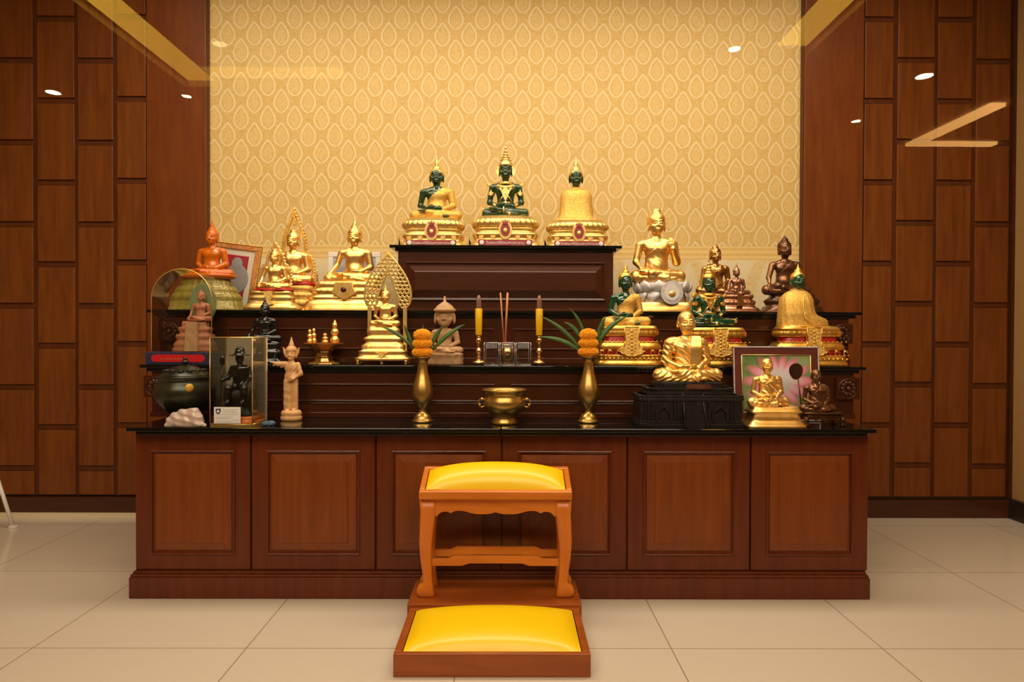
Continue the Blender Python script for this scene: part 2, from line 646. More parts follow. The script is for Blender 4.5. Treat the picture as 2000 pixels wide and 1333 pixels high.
def surface_nets(d, lo, h):
    nx, ny, nz = d.shape
    ins = d < 0
    cn = (nx - 1, ny - 1, nz - 1)
    cnt = np.zeros(cn, np.float32)
    acc = np.zeros(cn + (3,), np.float32)
    edges = []
    for ax in range(3):
        a = [slice(None)] * 3
        b = [slice(None)] * 3
        a[ax] = slice(0, -1)
        b[ax] = slice(1, None)
        cr = ins[tuple(a)] != ins[tuple(b)]
        idx = np.argwhere(cr)
        if len(idx) == 0:
            return None
        d0 = d[tuple(a)][cr]
        d1 = d[tuple(b)][cr]
        t = d0 / (d0 - d1)
        pos = idx.astype(np.float32)
        pos[:, ax] += t
        o1, o2 = [i for i in range(3) if i != ax]
        for da in (0, -1):
            for db in (0, -1):
                c = idx.copy()
                c[:, o1] += da
                c[:, o2] += db
                ok = (c >= 0).all(1) & (c[:, 0] < cn[0]) & (c[:, 1] < cn[1]) & (c[:, 2] < cn[2])
                ci = c[ok]
                np.add.at(cnt, (ci[:, 0], ci[:, 1], ci[:, 2]), 1)
                np.add.at(acc, (ci[:, 0], ci[:, 1], ci[:, 2]), pos[ok])
        edges.append((ax, o1, o2, idx, d0 < 0))
    m = cnt > 0
    ids = np.full(cn, -1, np.int64)
    ids[m] = np.arange(m.sum())
    verts = acc[m] / cnt[m][:, None] * h + np.array(lo, np.float32)
    faces = []
    for ax, o1, o2, idx, neg in edges:
        ok = (idx[:, o1] > 0) & (idx[:, o2] > 0) & (idx[:, o1] < cn[o1]) & (idx[:, o2] < cn[o2])
        idx = idx[ok]
        neg = neg[ok]
        q = []
        for da, db in ((0, 0), (-1, 0), (-1, -1), (0, -1)):
            c = idx.copy()
            c[:, o1] += da
            c[:, o2] += db
            q.append(ids[c[:, 0], c[:, 1], c[:, 2]])
        q = np.stack(q, 1)
        flip = neg if ax != 1 else ~neg
        q[~flip] = q[~flip][:, ::-1]
        faces.append(q)
    return verts, np.concatenate(faces)


class SDF:
    def __init__(s, lo, hi, h):
        s.lo, s.h = np.array(lo, np.float32), h
        n = np.ceil((np.array(hi) - np.array(lo)) / h).astype(int) + 1
        s.ax = [(s.lo[i] + h * np.arange(n[i])).astype(np.float32) for i in range(3)]
        s.d = np.full(n, 60 * h, np.float32)
        s.mg = 8 * h

    def copy(s):
        o = SDF.__new__(SDF)
        o.lo, o.h, o.ax, o.d, o.mg = s.lo, s.h, s.ax, s.d.copy(), s.mg
        return o

    def grid(s):
        return s.ax[0][:, None, None], s.ax[1][None, :, None], s.ax[2][None, None, :]

    def put(s, fn, lo, hi, k=.02, sub=False):
        mg = k + s.mg
        sl = []
        for i in range(3):
            a = int(np.searchsorted(s.ax[i], lo[i] - mg))
            b = int(np.searchsorted(s.ax[i], hi[i] + mg))
            if b - a < 1:
                return s
            sl.append(slice(a, b))
        X = s.ax[0][sl[0]][:, None, None]
        Y = s.ax[1][sl[1]][None, :, None]
        Z = s.ax[2][sl[2]][None, None, :]
        v = fn(X, Y, Z).astype(np.float32)
        c = s.d[tuple(sl)]
        if sub:
            v = -v
            hh = np.clip(.5 - .5 * (v - c) / -k, 0, 1) if k > 0 else (v > c)
            hh = np.clip(.5 + .5 * (v - c) / max(k, 1e-5), 0, 1)
            s.d[tuple(sl)] = c * (1 - hh) + v * hh + k * hh * (1 - hh)
        else:
            hh = np.clip(.5 + .5 * (v - c) / max(k, 1e-5), 0, 1)
            s.d[tuple(sl)] = v * (1 - hh) + c * hh - k * hh * (1 - hh)
        return s

    def cap(s, a, b, ra, rb=None, k=.02, sub=False):
        rb = ra if rb is None else rb
        a, b = np.array(a, np.float32), np.array(b, np.float32)
        ba = b - a
        L = float(ba @ ba) + 1e-9

        def fn(X, Y, Z):
            t = np.clip(((X - a[0]) * ba[0] + (Y - a[1]) * ba[1] + (Z - a[2]) * ba[2]) / L, 0, 1)
            dx, dy, dz = X - a[0] - t * ba[0], Y - a[1] - t * ba[1], Z - a[2] - t * ba[2]
            return np.sqrt(dx * dx + dy * dy + dz * dz) - (ra + (rb - ra) * t)
        r = max(ra, rb)
        return s.put(fn, np.minimum(a, b) - r, np.maximum(a, b) + r, k, sub)

    def ell(s, c, r, k=.02, sub=False, ry=0.0, rx=0.0):
        """ry tilts in the x-z plane, rx in the y-z plane"""
        ca, sa = math.cos(ry), math.sin(ry)
        cb, sb = math.cos(rx), math.sin(rx)

        def fn(X, Y, Z):
            x, y, z = X - c[0], Y - c[1], Z - c[2]
            x, z = ca * x + sa * z, -sa * x + ca * z
            y, z = cb * y + sb * z, -sb * y + cb * z
            k0 = np.sqrt((x / r[0]) ** 2 + (y / r[1]) ** 2 + (z / r[2]) ** 2)
            k1 = np.sqrt((x / r[0] ** 2) ** 2 + (y / r[1] ** 2) ** 2 + (z / r[2] ** 2) ** 2) + 1e-6
            return k0 * (k0 - 1) / k1
        m = max(r)
        if ry == 0 and rx == 0:
            lo, hi = [c[i] - r[i] for i in range(3)], [c[i] + r[i] for i in range(3)]
        else:
            lo, hi = [q - m for q in c], [q + m for q in c]
        return s.put(fn, lo, hi, k, sub)

    def bx(s, c, hs, rd=.01, k=.01, sub=False):
        def fn(X, Y, Z):
            qx, qy, qz = np.abs(X - c[0]) - hs[0] + rd, np.abs(Y - c[1]) - hs[1] + rd, np.abs(Z - c[2]) - hs[2] + rd
            o = np.sqrt(np.maximum(qx, 0) ** 2 + np.maximum(qy, 0) ** 2 + np.maximum(qz, 0) ** 2)
            return o + np.minimum(np.maximum(qx, np.maximum(qy, qz)), 0) - rd
        return s.put(fn, [c[i] - hs[i] for i in range(3)], [c[i] + hs[i] for i in range(3)], k, sub)

    def mesh(s, name, mat, parent, xf, sm=2):
        """xf: function (N,3)->(N,3) to the parent's metres"""
        d = s.d.copy()
        d[0], d[-1], d[:, 0], d[:, -1], d[:, :, 0], d[:, :, -1] = (s.h * 2,) * 6
        r = surface_nets(d, s.lo, s.h)
        if r is None:
            return None
        v, f = r
        v = xf(v.astype(np.float64))
        me = bpy.data.meshes.new(name)
        me.vertices.add(len(v))
        me.vertices.foreach_set('co', v.astype(np.float32).ravel())
        me.loops.add(len(f) * 4)
        me.loops.foreach_set('vertex_index', f.astype(np.int32).ravel())
        me.polygons.add(len(f))
        me.polygons.foreach_set('loop_start', np.arange(0, len(f) * 4, 4, dtype=np.int32))
        me.polygons.foreach_set('loop_total', np.full(len(f), 4, np.int32))
        me.update(calc_edges=True)
        me.validate()
        me.polygons.foreach_set('use_smooth', np.ones(len(me.polygons), bool))
        me.materials.append(M[mat] if isinstance(mat, str) else mat)
        o = bpy.data.objects.new(name, me)
        COL.objects.link(o)
        o.parent = parent
        return o


def add_torso(B, k=1.0):
    B.ell((0, .005, .475), (.175, .098, .13), .05)
    B.cap((-.185, .01, .555), (.185, .01, .555), .062, k=.05)
    B.cap((-.09, .01, .60), (.09, .01, .60), .045, k=.05)
    B.ell((0, .0, .33), (.145, .092, .18), .07)
    B.ell((0, .0, .22), (.15, .11, .12), .06)
    B.ell((0, .04, .11), (.21, .14, .10), .06)
    for sx in (-1, 1):
        B.ell((sx * .078, -.062, .485), (.078, .042, .058), .05)
    B.ell((0, -.092, .205), (.012, .02, .012), .006, sub=True)


def add_neck(B):
    B.cap((0, .01, .56), (0, -.005, .74), .062, .055, k=.035)


def add_legs(B, kn=.42, drop=0.0):
    for sx in (-1, 1):
        B.cap((sx * .14, .03, .10), (sx * kn, -.085, .085), .10, .078, k=.05)
    # lower leg (its shin under), then the one on top
    B.cap((-kn, -.10, .07), (.10, -.235, .052), .070, .046, k=.03)
    B.cap((kn, -.10, .085), (-.12, -.235, .118), .070, .042, k=.022)
    B.ell((0, -.06, .04), (kn * .95, .17, .045), .04)


def add_feet(B, kn=.42):
    B.ell((-.20, -.225, .150), (.085, .040, .026), .015, ry=.1)
    B.ell((.17, -.245, .045), (.080, .040, .030), .02)
    for i in range(5):
        B.cap((-.262 - .003 * i, -.243 + i * .017, .153), (-.292 + .004 * i, -.240 + i * .017, .156), .0095, .008, .006)


def add_hand(B, p, q, up, spread=.5):
    """palm from wrist p to knuckles q, four fingers beyond, thumb at the side; up = side the thumb leaves"""
    p, q, up = Vector(p), Vector(q), Vector(up).normalized()
    d = (q - p).normalized()
    w = d.cross(up).normalized()
    for i in range(4):
        off = up * (.026 - .0175 * i)
        B.cap(p + off * .7, q + off, .017, .015, k=.008)
    for i, L in enumerate((.062, .072, .067, .052)):
        off = up * (.026 - .0175 * i)
        a = q + off
        b = a + d * L * .55 - w * .004
        c = b + d * L * .5 - w * .012
        B.cap(a, b, .0125, .0115, k=.004)
        B.cap(b, c, .0115, .0085, k=.004)
    B.cap(p + up * .02 + d * .01, p + up * .052 + d * .045, .014, .012, k=.01)
    B.cap(p + up * .052 + d * .045, p + up * .052 + d * .085, .012, .009, k=.004)


def add_arm(B, sx, pose, hand=True, kn=.42):
    sh = (sx * .235, .01, .540)
    if pose == 'lap':
        el = (sx * .285, .01, .285)
        wr = (sx * .135, -.165, .190)
        pa, pb, up = (sx * .12, -.175, .188), (sx * .055, -.200, .182), (0, -.1, 1)
        if sx < 0:
            pa, pb = (-.12, -.19, .205), (-.045, -.215, .205)
    elif pose == 'earth':
        el = (sx * .305, -.02, .315)
        wr = (sx * kn * .90, -.135, .175)
        pa, pb, up = (sx * kn * .93, -.165, .165), (sx * kn * .93, -.195, .105), (-sx, 0, 0)
    elif pose == 'knee':
        el = (sx * .29, .0, .295)
        wr = (sx * .25, -.15, .19)
        pa, pb, up = (sx * .245, -.17, .185), (sx * .225, -.215, .165), (-sx, 0, .3)
    elif pose == 'raised':
        el = (sx * .285, .0, .30)
        wr = (sx * .205, -.13, .47)
        pa, pb, up = (sx * .20, -.135, .49), (sx * .19, -.14, .545), (-sx, 0, 0)
    B.cap(sh, el, .060, .047, k=.035)
    B.cap(el, wr, .047, .030, k=.02)
    if hand:
        B.cap(wr, pa, .028, .022, k=.015)
        add_hand(B, pa, pb, up)


def head_prims(B, hs, monk=False, wide=1.0):
    """head around its own frame: chin near z=.70, top of skull at z=1"""
    def T(x, y, z): return (x * hs * wide, y * hs, 1 - (1 - z) * hs)

    def S(r): return (r[0] * hs * wide, r[1] * hs, r[2] * hs)
    e = lambda c, r, k=.01, **kw: B.ell(T(*c), S(r), k * hs, **kw)
    c_ = lambda a, b, ra, rb, k=.008, **kw: B.cap(T(*a), T(*b), ra * hs, rb * hs, k * hs, **kw)
    e((0, .015, .885), (.104, .118, .115), .02)
    e((0, -.02, .790), (.086, .093, .088), .05)
    e((0, -.055, .742), (.055, .055, .04), .04)
    # brow ridges, nose, lids, lips, cheeks, chin
    for sx in (-1, 1):
        c_((sx * .014, -.106, .868), (sx * .045, -.106, .878), .008, .008)
        c_((sx * .045, -.106, .878), (sx * .078, -.085, .862), .008, .005)
        e((sx * .043, -.100, .842), (.025, .018, .014), .006)
        c_((sx * .022, -.121, .836), (sx * .064, -.108, .838), .0035, .003, .003, sub=True)
        e((sx * .052, -.078, .795), (.032, .030, .030), .03)
        e((sx * .017, -.123, .795), (.012, .014, .010), .008)
    c_((0, -.112, .862), (0, -.137, .802), .0095, .0165)
    c_((-.027, -.106, .7635), (.027, -.106, .7635), .0095, .0095, .006)
    c_((-.020, -.107, .750), (.020, -.107, .750), .0100, .0100, .006)
    c_((-.030, -.120, .757), (.030, -.120, .757), .003, .003, .003, sub=True)
    e((0, -.093, .722), (.024, .022, .018), .015)
    L = .055 if monk else .082
    for sx in (-1, 1):
        e((sx * .104, .012, .812), (.016, .034, L), .008)
        e((sx * .113, -.004, .820), (.010, .014, L * .6), .006, sub=True)
    return T


def hair_prims(Hf, hs, top='flame', curls=True, wide=1.0):
    T = lambda x, y, z: (x * hs * wide, y * hs, 1 - (1 - z) * hs)
    S = lambda r: (r[0] * hs * wide, r[1] * hs, r[2] * hs)
    Hf.ell(T(0, .028, .900), S((.114, .122, .116)), .01)
    Hf.ell(T(0, .045, .82), S((.104, .09, .10)), .02)
    if top != 'none':
        Hf.ell(T(0, .01, 1.015), S((.056, .060, .052)), .03 * hs)
    # cut the face away: everything in front of a leaning plane and below the hairline
    X, Y, Z = Hf.grid()
    zl = 1 - (1 - .905) * hs
    hl = zl - .5 * np.abs(X) / wide
    Hf.d = np.maximum(Hf.d, np.minimum(hl - Z, .035 * hs - Y))
    if curls:
        fr = 175 / hs
        Hf.d = Hf.d - .0035 * hs * (np.sin(X * fr) * np.sin(Z * fr) * .5 + np.sin(Y * fr) * np.sin(Z * fr) * .5)


def figure(T, cx, yseat, ytop, mat, hair=None, robe=None, kn=.42, sx=1.04, hs=1.0, left='lap', right='lap', head='buddha',
           flame=None, flame_mat=None, yoff=.05, h=.0075, sash=False, robe_kind='open', folds=0.0, wide=1.10, bulk=.011, bare=True, arm_mat=None, parent=None,
           parts=('body', 'robe', 'hair', 'flame_finial'), dy=0.0, legs=True):
    """a seated figure whose seat is at photo row yseat and whose skull top is at row ytop"""
    U = yseat - ytop
    par = parent or T.root
    x0, z0 = T.x(cx), T.z(yseat)
    b = (1 - .30 * hs) / .70

    def xf(v, squash=True):
        o = np.empty_like(v)
        o[:, 0] = (x0 + v[:, 0] * U * sx) * T.s
        o[:, 1] = (v[:, 1] + yoff) * U * sx * T.s + dy * T.s
        o[:, 2] = (z0 + v[:, 2] * U) * T.s
        return o

    def xfb(v):
        w = v.copy()
        w[:, 2] *= b
        return xf(w)
    lo, hi = (-kn - .13, -.34, -.03), (kn + .13, .22, .76)
    B = SDF(lo, hi, h)
    if bare:
        add_torso(B)
    if legs:
        add_legs(B, kn)
    Rb = None
    if robe or robe_kind:
        Rb = B.copy()
        add_arm(Rb, 1, left, hand=False)
        if robe_kind == 'both':
            add_arm(Rb, -1, right, hand=False)
    # continuous body: trunk, neck, arms, hands, feet, head
    add_neck(B)
    if bare:
        add_arm(B, 1, left, kn=kn)
        add_arm(B, -1, right, kn=kn)
    if legs and bare:
        add_feet(B, kn)
    if abs(b - 1) < 1e-3:
        B2 = SDF(lo, (hi[0], hi[1], 1.04), h)
        nz = B.d.shape[2]
        B2.d[:, :, :nz] = B.d
        head_prims(B2, hs, head == 'monk', wide)
        B2.mesh(parts[0], mat, par, xf)
    else:
        # big-headed figure: squeeze the trunk, then merge in one field by resampling rows
        B2 = SDF(lo, (hi[0], hi[1], 1.04), h)
        zi = np.clip(np.round((B2.ax[2] / b - B.ax[2][0]) / h).astype(int), 0, B.d.shape[2] - 1)
        B2.d = np.ascontiguousarray(B.d[:, :, zi])
        B2.d[:, :, B2.ax[2] / b > B.ax[2][-1]] = .5
        head_prims(B2, hs, head == 'monk', wide)
        B2.mesh(parts[0], mat, par, xf)
    # robe: a thin shell over trunk, legs and the covered arm
    if Rb is not None and robe_kind:
        X, Y, Z = Rb.grid()
        t = bulk
        d = Rb.d - t
        if folds:
            ph = (X * .62 + Z * .9) * 75 + np.sin(X * 18) * 1.5
            am = folds * np.clip((Z - .12) / .1, 0, 1) * np.clip((.56 - Z) / .08, 0, 1)
            d = d - am * np.sin(ph)
            ph2 = (np.abs(X) * 1.2 + Z * 1.6 - Y * .8) * 60
            d = d - folds * .8 * np.sin(ph2) * np.clip((.2 - Z) / .08, 0, 1)
        if robe_kind == 'open':
            diag = -((X - .075) * .70 - (Z - .60) * .71 + (np.abs(Y) * .0))
            back = -(Y - 10)
            reg = np.where(Z > .17, diag, -.05)
            neck = Z - .625 + 0 * X
            gap = np.where((Z < .17) & (np.abs(X) < .055) & (Y < -.12), .05, -1.0)
            feet = Z - 2
            d = np.maximum(np.maximum(d, reg), np.maximum(neck, -1))
        else:
            neck = (Z - .60 - .25 * np.abs(X)) if robe_kind == 'both' else Z - .6
            d = np.maximum(d, neck)
        Rb.d = d.astype(np.float32)
        Rb.mesh(parts[1], robe or mat, par, xfb)
    if sash:
        # folded outer robe lying over the left shoulder down to the lap
        S = SDF((.0, -.22, .10), (.24, .12, .70), h)
        pts = [(.115, .07, .50), (.115, .035, .595), (.115, -.02, .628), (.115, -.085, .575), (.105, -.118, .48), (.095, -.118, .36), (.085, -.125, .22)]
        for p, q in zip(pts[:-1], pts[1:]):
            n = 12
            for i in range(n):
                a = Vector(p).lerp(Vector(q), i / n)
                S.bx((a.x, a.y - (bulk if a.y < 0 else 0), a.z), (.078, .010, .026), .008, .012)
        X, Y, Z = S.grid()
        S.mesh('sash', robe or mat, par, xfb)
    if hair is not False and head == 'buddha':
        Hh = SDF((-.15 * hs * wide, -.14 * hs, 1 - .30 * hs), (.15 * hs * wide, .17 * hs, 1.09 + .03 * hs), h * .8)
        hair_prims(Hh, hs, wide=wide)
        Hh.mesh(parts[2], hair or mat, par, xf)
    if flame:
        # flame finial: a slim pointed bud on the crown of the head; flame = photo row of its tip
        zt = T.z(flame)
        zb = z0 + 1.045 * U if head == 'buddha' else z0 + U
        r = .034 * U * hs
        L = zt - zb
        mb = MB()
        mb.lathe([(zb - 2, r * .9), (zb, r), (zb + L * .12, r * 1.12), (zb + L * .3, r * .85), (zb + L * .55, r * .42), (zb + L * .8, r * .16), (zb + L, .05)], x0, (yoff + .01) * U * sx + dy, 14)
        T.put(mb, parts[3], flame_mat or hair or mat, par)
    return U


def crown(T, cx, yseat, ytop, ytip, sx, mat, par=None, yoff=.05):
    """tall tiered royal crown with ear flares"""
    U = yseat - ytop
    zc = T.z(yseat)
    Z = lambda v: zc + v * U
    tip = T.z(ytip)
    cy = (yoff + .012) * U * sx
    r = .118 * U * sx
    z1 = Z(.915)
    L = tip - z1
    rows = [(0, 1.0), (.05, 1.08), (.07, .98), (.12, 1.04), (.15, .88), (.21, .80), (.23, .90), (.26, .62), (.32, .56), (.335, .70), (.36, .42), (.43, .36), (.445, .48),
            (.47, .26), (.56, .20), (.57, .30), (.60, .14), (.70, .11), (.71, .17), (.74, .07), (.85, .045), (.86, .08), (.88, .03), (1, .006)]
    mb = MB().lathe([(z1 + a * L, b * r) for a, b in rows], T.x(cx), cy, 24)
    o = T.put(mb, 'crown', mat, par)
    for s in (-1, 1):
        f = MB()
        x = T.x(cx) + s * r * 1.0
        pts = [(x, Z(.93)), (x + s * r * .28, Z(.90)), (x + s * r * .20, Z(.84)), (x + s * r * .55, Z(.88)), (x + s * r * .32, Z(.77)), (x + s * r * .05, Z(.72)), (x - s * r * .06, Z(.80))]
        if s > 0:
            pts = pts[::-1]
        f.prism(pts, cy - 1.5, cy + 1.5)
        T.put(f, 'ear_flare', mat, par)
    return o


def regalia(T, cx, yseat, ytop, sx, mat, par=None, yoff=.05, gem=None, kn=.42):
    """collar, chest jewel, shoulder flares, armbands, belt, cuffs, knee and ankle bands"""
    U = yseat - ytop
    zc, x0 = T.z(yseat), T.x(cx)
    P = lambda x, y, z: (x0 + x * U * sx, (y + yoff) * U * sx, zc + z * U)
    q = U * sx
    mb = MB()
    # broad collar with points
    for i in range(21):
        a = PI + PI * i / 20
        x, y = .155 * math.cos(a), .075 * math.sin(a)
        z = .60 - .05 * abs(math.sin(a))
        mb.tube([P(x * .55, y * 1.05, z + .02), P(x * 1.0, y * 1.25 - .012, z - .018), P(x * 1.15, y * 1.3 - .014, z - .055)], [.020 * q, .022 * q, .002 * q], 6)
    mb.torus(P(0, -.01, .600), .115 * q, .018 * q, 'Z', 28, 6, .9)
    mb.torus(P(0, -.01, .620), .088 * q, .020 * q, 'Z', 24, 6, .9)
    T.put(mb, 'collar', mat, par)
    # chest jewel: crossing chains and a pendant
    mb = MB()
    for s in (-1, 1):
        mb.tube([P(s * .125, -.080, .565), P(s * .075, -.118, .47), P(0, -.122, .40)], .017 * q, 6)
        mb.tube([P(0, -.118, .43), P(s * .07, -.112, .34), P(s * .12, -.095, .27)], .014 * q, 6)
        for k in range(4):
            t = k / 3
            mb.ball(P(s * (.11 - .1 * t), -.105 - .02 * t, .55 - .14 * t), .016 * q, 8, 5)
    pts = [(x0 + a * q, zc + c * U) for a, c in ((0, .28), (.045, .38), (.075, .45), (.04, .50), (0, .54), (-.04, .50), (-.075, .45), (-.045, .38))]
    mb.prism(pts, (-.137 + yoff) * q, (-.118 + yoff) * q)
    T.put(mb, 'chest_jewel', mat, par)
    for s in (-1, 1):
        mb = MB()
        for k, (dx, dz) in enumerate(((.07, .05), (.095, .015), (.085, -.03))):
            mb.tube([P(s * .23, -.01, .575), P(s * (.25 + dx * .6), -.02, .585 + dz * .3), P(s * (.25 + dx), -.02, .60 + dz)], [.026 * q, .018 * q, .002 * q], 6)
        T.put(mb, 'shoulder_flare', mat, par)
        mb = MB()
        for z, rr in ((.45, .060), (.43, .064), (.41, .060)):
            t = (.54 - z) / .255
            mb.torus(P(s * (.235 + .05 * t), .01, z), rr * q, .010 * q, 'Z', 18, 6)
        mb.prism([(x0 + s * .26 * q + a * q, zc + c * U) for a, c in ((-.03, .43), (0, .385), (.03, .43), (0, .50))], (-.068 + yoff) * q, (-.05 + yoff) * q)
        T.put(mb, 'armband', mat, par)
        mb = MB()
        for k in range(3):
            mb.ball(P(s * (.175 + .017 * k), -.14 + .012 * k, .20 + .014 * k), (.016 * q, .034 * q, .036 * q), 10, 6)
        T.put(mb, 'bracelet', mat, par)
        mb = MB()
        mb.ball(P(s * (kn + .02), -.11, .085), (.052 * q, .05 * q, .07 * q), 12, 8)
        for k in range(3):
            mb.tube([P(s * (kn + .04), -.12, .06 + .03 * k), P(s * (kn + .11), -.13, .10 + .035 * k)], [.018 * q, .002 * q], 6)
        T.put(mb, 'knee_band', mat, par)
    mb = MB()
    mb.torus(P(0, -.005, .265), .132 * q, .015 * q, 'Z', 28, 6, .82)
    mb.torus(P(0, -.005, .235), .145 * q, .010 * q, 'Z', 28, 6, .85)
    mb.ball(P(0, -.125, .255), (.035 * q, .02 * q, .035 * q), 10, 6)
    T.put(mb, 'belt', mat, par)
    mb = MB()
    mb.ball(P(-.03, -.285, .115), (.020 * q, .012 * q, .055 * q), 8, 6)
    mb.ball(P(.07, -.285, .05), (.030 * q, .014 * q, .030 * q), 8, 6)
    T.put(mb, 'ankle_band', mat, par)
    if gem:
        T.put(MB().ball(P(0, -.142, .44), (.02 * q, .008 * q, .026 * q), 10, 6), 'jewel', gem, par)

# ------------------------------------------------------------------ the setting
HX0, HX1, HY0 = -7.0, 8.0, -8.5           # hall in front of the shrine
LX = at(-60, 700, WALL_Y).x - .35
RX = at(1975, 700, WALL_Y).x
struct(MB().box(HX0, HX1, GLASS_Y, WALL_Y + .2, -.12, 0).build('floor', 'floor'))
struct(MB().box(HX0, HX1, HY0, GLASS_Y, -.12, 0).build('floor_hall', 'hall_floor'))

# ceiling with the recessed cove ring cut around as raised rims
mb = MB()
mb.box(HX0, HX1, HY0, WALL_Y + .2, CEIL, CEIL + .1)
struct(mb.build('ceiling', 'ceiling_white'))

# rear and side walls of the hall
mb = MB().box(HX0, HX1, HY0 - .12, HY0, 0, CEIL)
struct(mb.build('wall_rear', 'hall_wall'))
struct(MB().box(HX0 - .12, HX0, HY0, GLASS_Y + .1, 0, CEIL).build('wall_hall_left', 'hall_wall'))
struct(MB().box(HX1, HX1 + .12, HY0, GLASS_Y + .1, 0, CEIL).build('wall_hall_right', 'hall_wall'))
struct(MB().box(HX0, LX - .12, GLASS_Y + .0, GLASS_Y + .12, 0, CEIL).build('wall_front_left', 'hall_wall'))
struct(MB().box(RX + .12, HX1, GLASS_Y + .0, GLASS_Y + .12, 0, CEIL).build('wall_front_right', 'hall_wall'))

# shrine side walls
struct(MB().box(LX - .12, LX, GLASS_Y, WALL_Y + .2, 0, CEIL).build('wall_left', 'side_wallpaper'))
struct(MB().box(RX, RX + .12, GLASS_Y, WALL_Y + .2, 0, CEIL).build('wall_right', 'side_wallpaper'))

# wallpaper wall
WX0, WX1 = at(404, 500, WALL_Y).x, at(1567, 500, WALL_Y).x
struct(MB().box(LX, RX, WALL_Y + .05, WALL_Y + .2, 0, CEIL).build('wall_back', 'wallpaper'))


def col_px(px):
    return at(px, 600, WALL_Y).x


def clad(name, x0, x1, plain, cols):
    """timber cladding: staggered upright tiles on a dark backing board, and one plain board"""
    b = struct(MB().box(x0, x1, WALL_Y + .004, WALL_Y + .048, .13, CEIL).build(name, 'wood_groove'))
    mt, mr = MB(), MB()
    Pz = .525
    zt = lambda py: at(1000, py, WALL_Y).z
    for a, c, ph in cols:
        xa, xb = col_px(a), col_px(c)
        z = zt(ph)
        while z > .2:
            z -= Pz
        while z < CEIL:
            z0, z1 = max(z + .006, .135), min(z + Pz - .030, CEIL - .001)
            if z1 - z0 > .02:
                mt.box(xa, xb, WALL_Y - .010, WALL_Y + .004, z0, z1)
            r0, r1 = max(z + Pz - .028, .135), min(z + Pz + .002, CEIL - .001)
            if r1 - r0 > .01:
                mr.box(xa, xb, WALL_Y - .001, WALL_Y + .004, r0, r1)
            z += Pz
    o = mt.build(name + '_tile_field', 'wood_tile', b, bevel=.004)
    o['kind'] = 'structure'
    o = mr.build(name + '_tile_rail', 'wood_groove', b, bevel=.002)
    o['kind'] = 'structure'
    o = MB().box(col_px(plain[0]), col_px(plain[1]), WALL_Y - .012, WALL_Y + .004, .13, CEIL - .001).build(name + '_plain_board', 'wood_plain', b, bevel=.003)
    o['kind'] = 'structure'
    return b


clad('wall_back_left', LX, WX0, (289, 404), [(-92, -15, 200), (-8, 67, 280), (76, 148, 358), (155, 223, 280), (231, 287, 354)])
clad('wall_back_right', WX1, RX, (1567, 1681), [(1684, 1739, 350), (1748, 1819, 429), (1826, 1892, 350), (1901, 1966, 431)])

# skirtings
bz = at(100, 975, WALL_Y - .03).z
struct(MB().box(LX, WX0 + .2, WALL_Y - .03, WALL_Y + .05, .012, bz + .01).build('baseboard_left', 'baseboard_wood', bevel=.004))
struct(MB().box(WX1 - .2, RX, WALL_Y - .03, WALL_Y + .05, 0, bz).build('baseboard_back', 'baseboard_wood', bevel=.004))
struct(MB().box(RX - .03, RX, GLASS_Y, WALL_Y - .03, 0, .13).build('baseboard_right', 'baseboard_black', bevel=.004))
struct(MB().box(LX, WX0 + .2, WALL_Y - .055, WALL_Y - .03, 0, .026).build('trim_1', 'cream'))
struct(MB().box(RX - .02, RX, WALL_Y - .022, WALL_Y - .002, .13, CEIL).build('trim_2', 'baseboard_wood'))

# glass screen in front of the shrine
gx1 = RX
struct(MB().box(LX, gx1, GLASS_Y, GLASS_Y + .010, .0, CEIL).build('window_1', 'pane'))

# cove ring: four troughs with glowing strips behind a lip, recessed around the light
cv = empty('ceiling_cove', ((RX0 + RX1) / 2, (RY0 + RY1) / 2, CEIL), 'rectangular recessed ceiling cove with warm light, mirrored in the glass screen', 'ceiling light')
cx_, cy_ = (RX0 + RX1) / 2, (RY0 + RY1) / 2
hw_, hd_ = (RX1 - RX0) / 2, (RY1 - RY0) / 2
for k, (a, b_, c, d) in enumerate(((-hw_ - .04, -hw_, -hd_, hd_), (hw_, hw_ + .04, -hd_, hd_), (-hw_ - .04, hw_ + .04, -hd_ - .04, -hd_), (-hw_ - .04, hw_ + .04, hd_, hd_ + .04))):
    MB().box(a, b_, c, d, -.07, 0).build('cove_lip', 'ceiling_white', cv)

# L-shaped cove of the next bay, mirrored at the right
lx, ly = mirrored(1768, 277)
lv = empty('linear_ceiling_light', (lx, ly, CEIL), 'L-shaped warm strip light in the hall ceiling, mirrored at right in the glass', 'ceiling light')
_r = mirrored(1933, 278)[0] - lx
MB().box(0, _r, 0, .12, -.04, -.002).build('light_strip', 'cove_glow', lv)
_f = mirrored(1935, 196)[1] - ly
MB().box(0, .16, .13, _f, -.04, -.002).build('light_strip', 'cove_glow', lv)

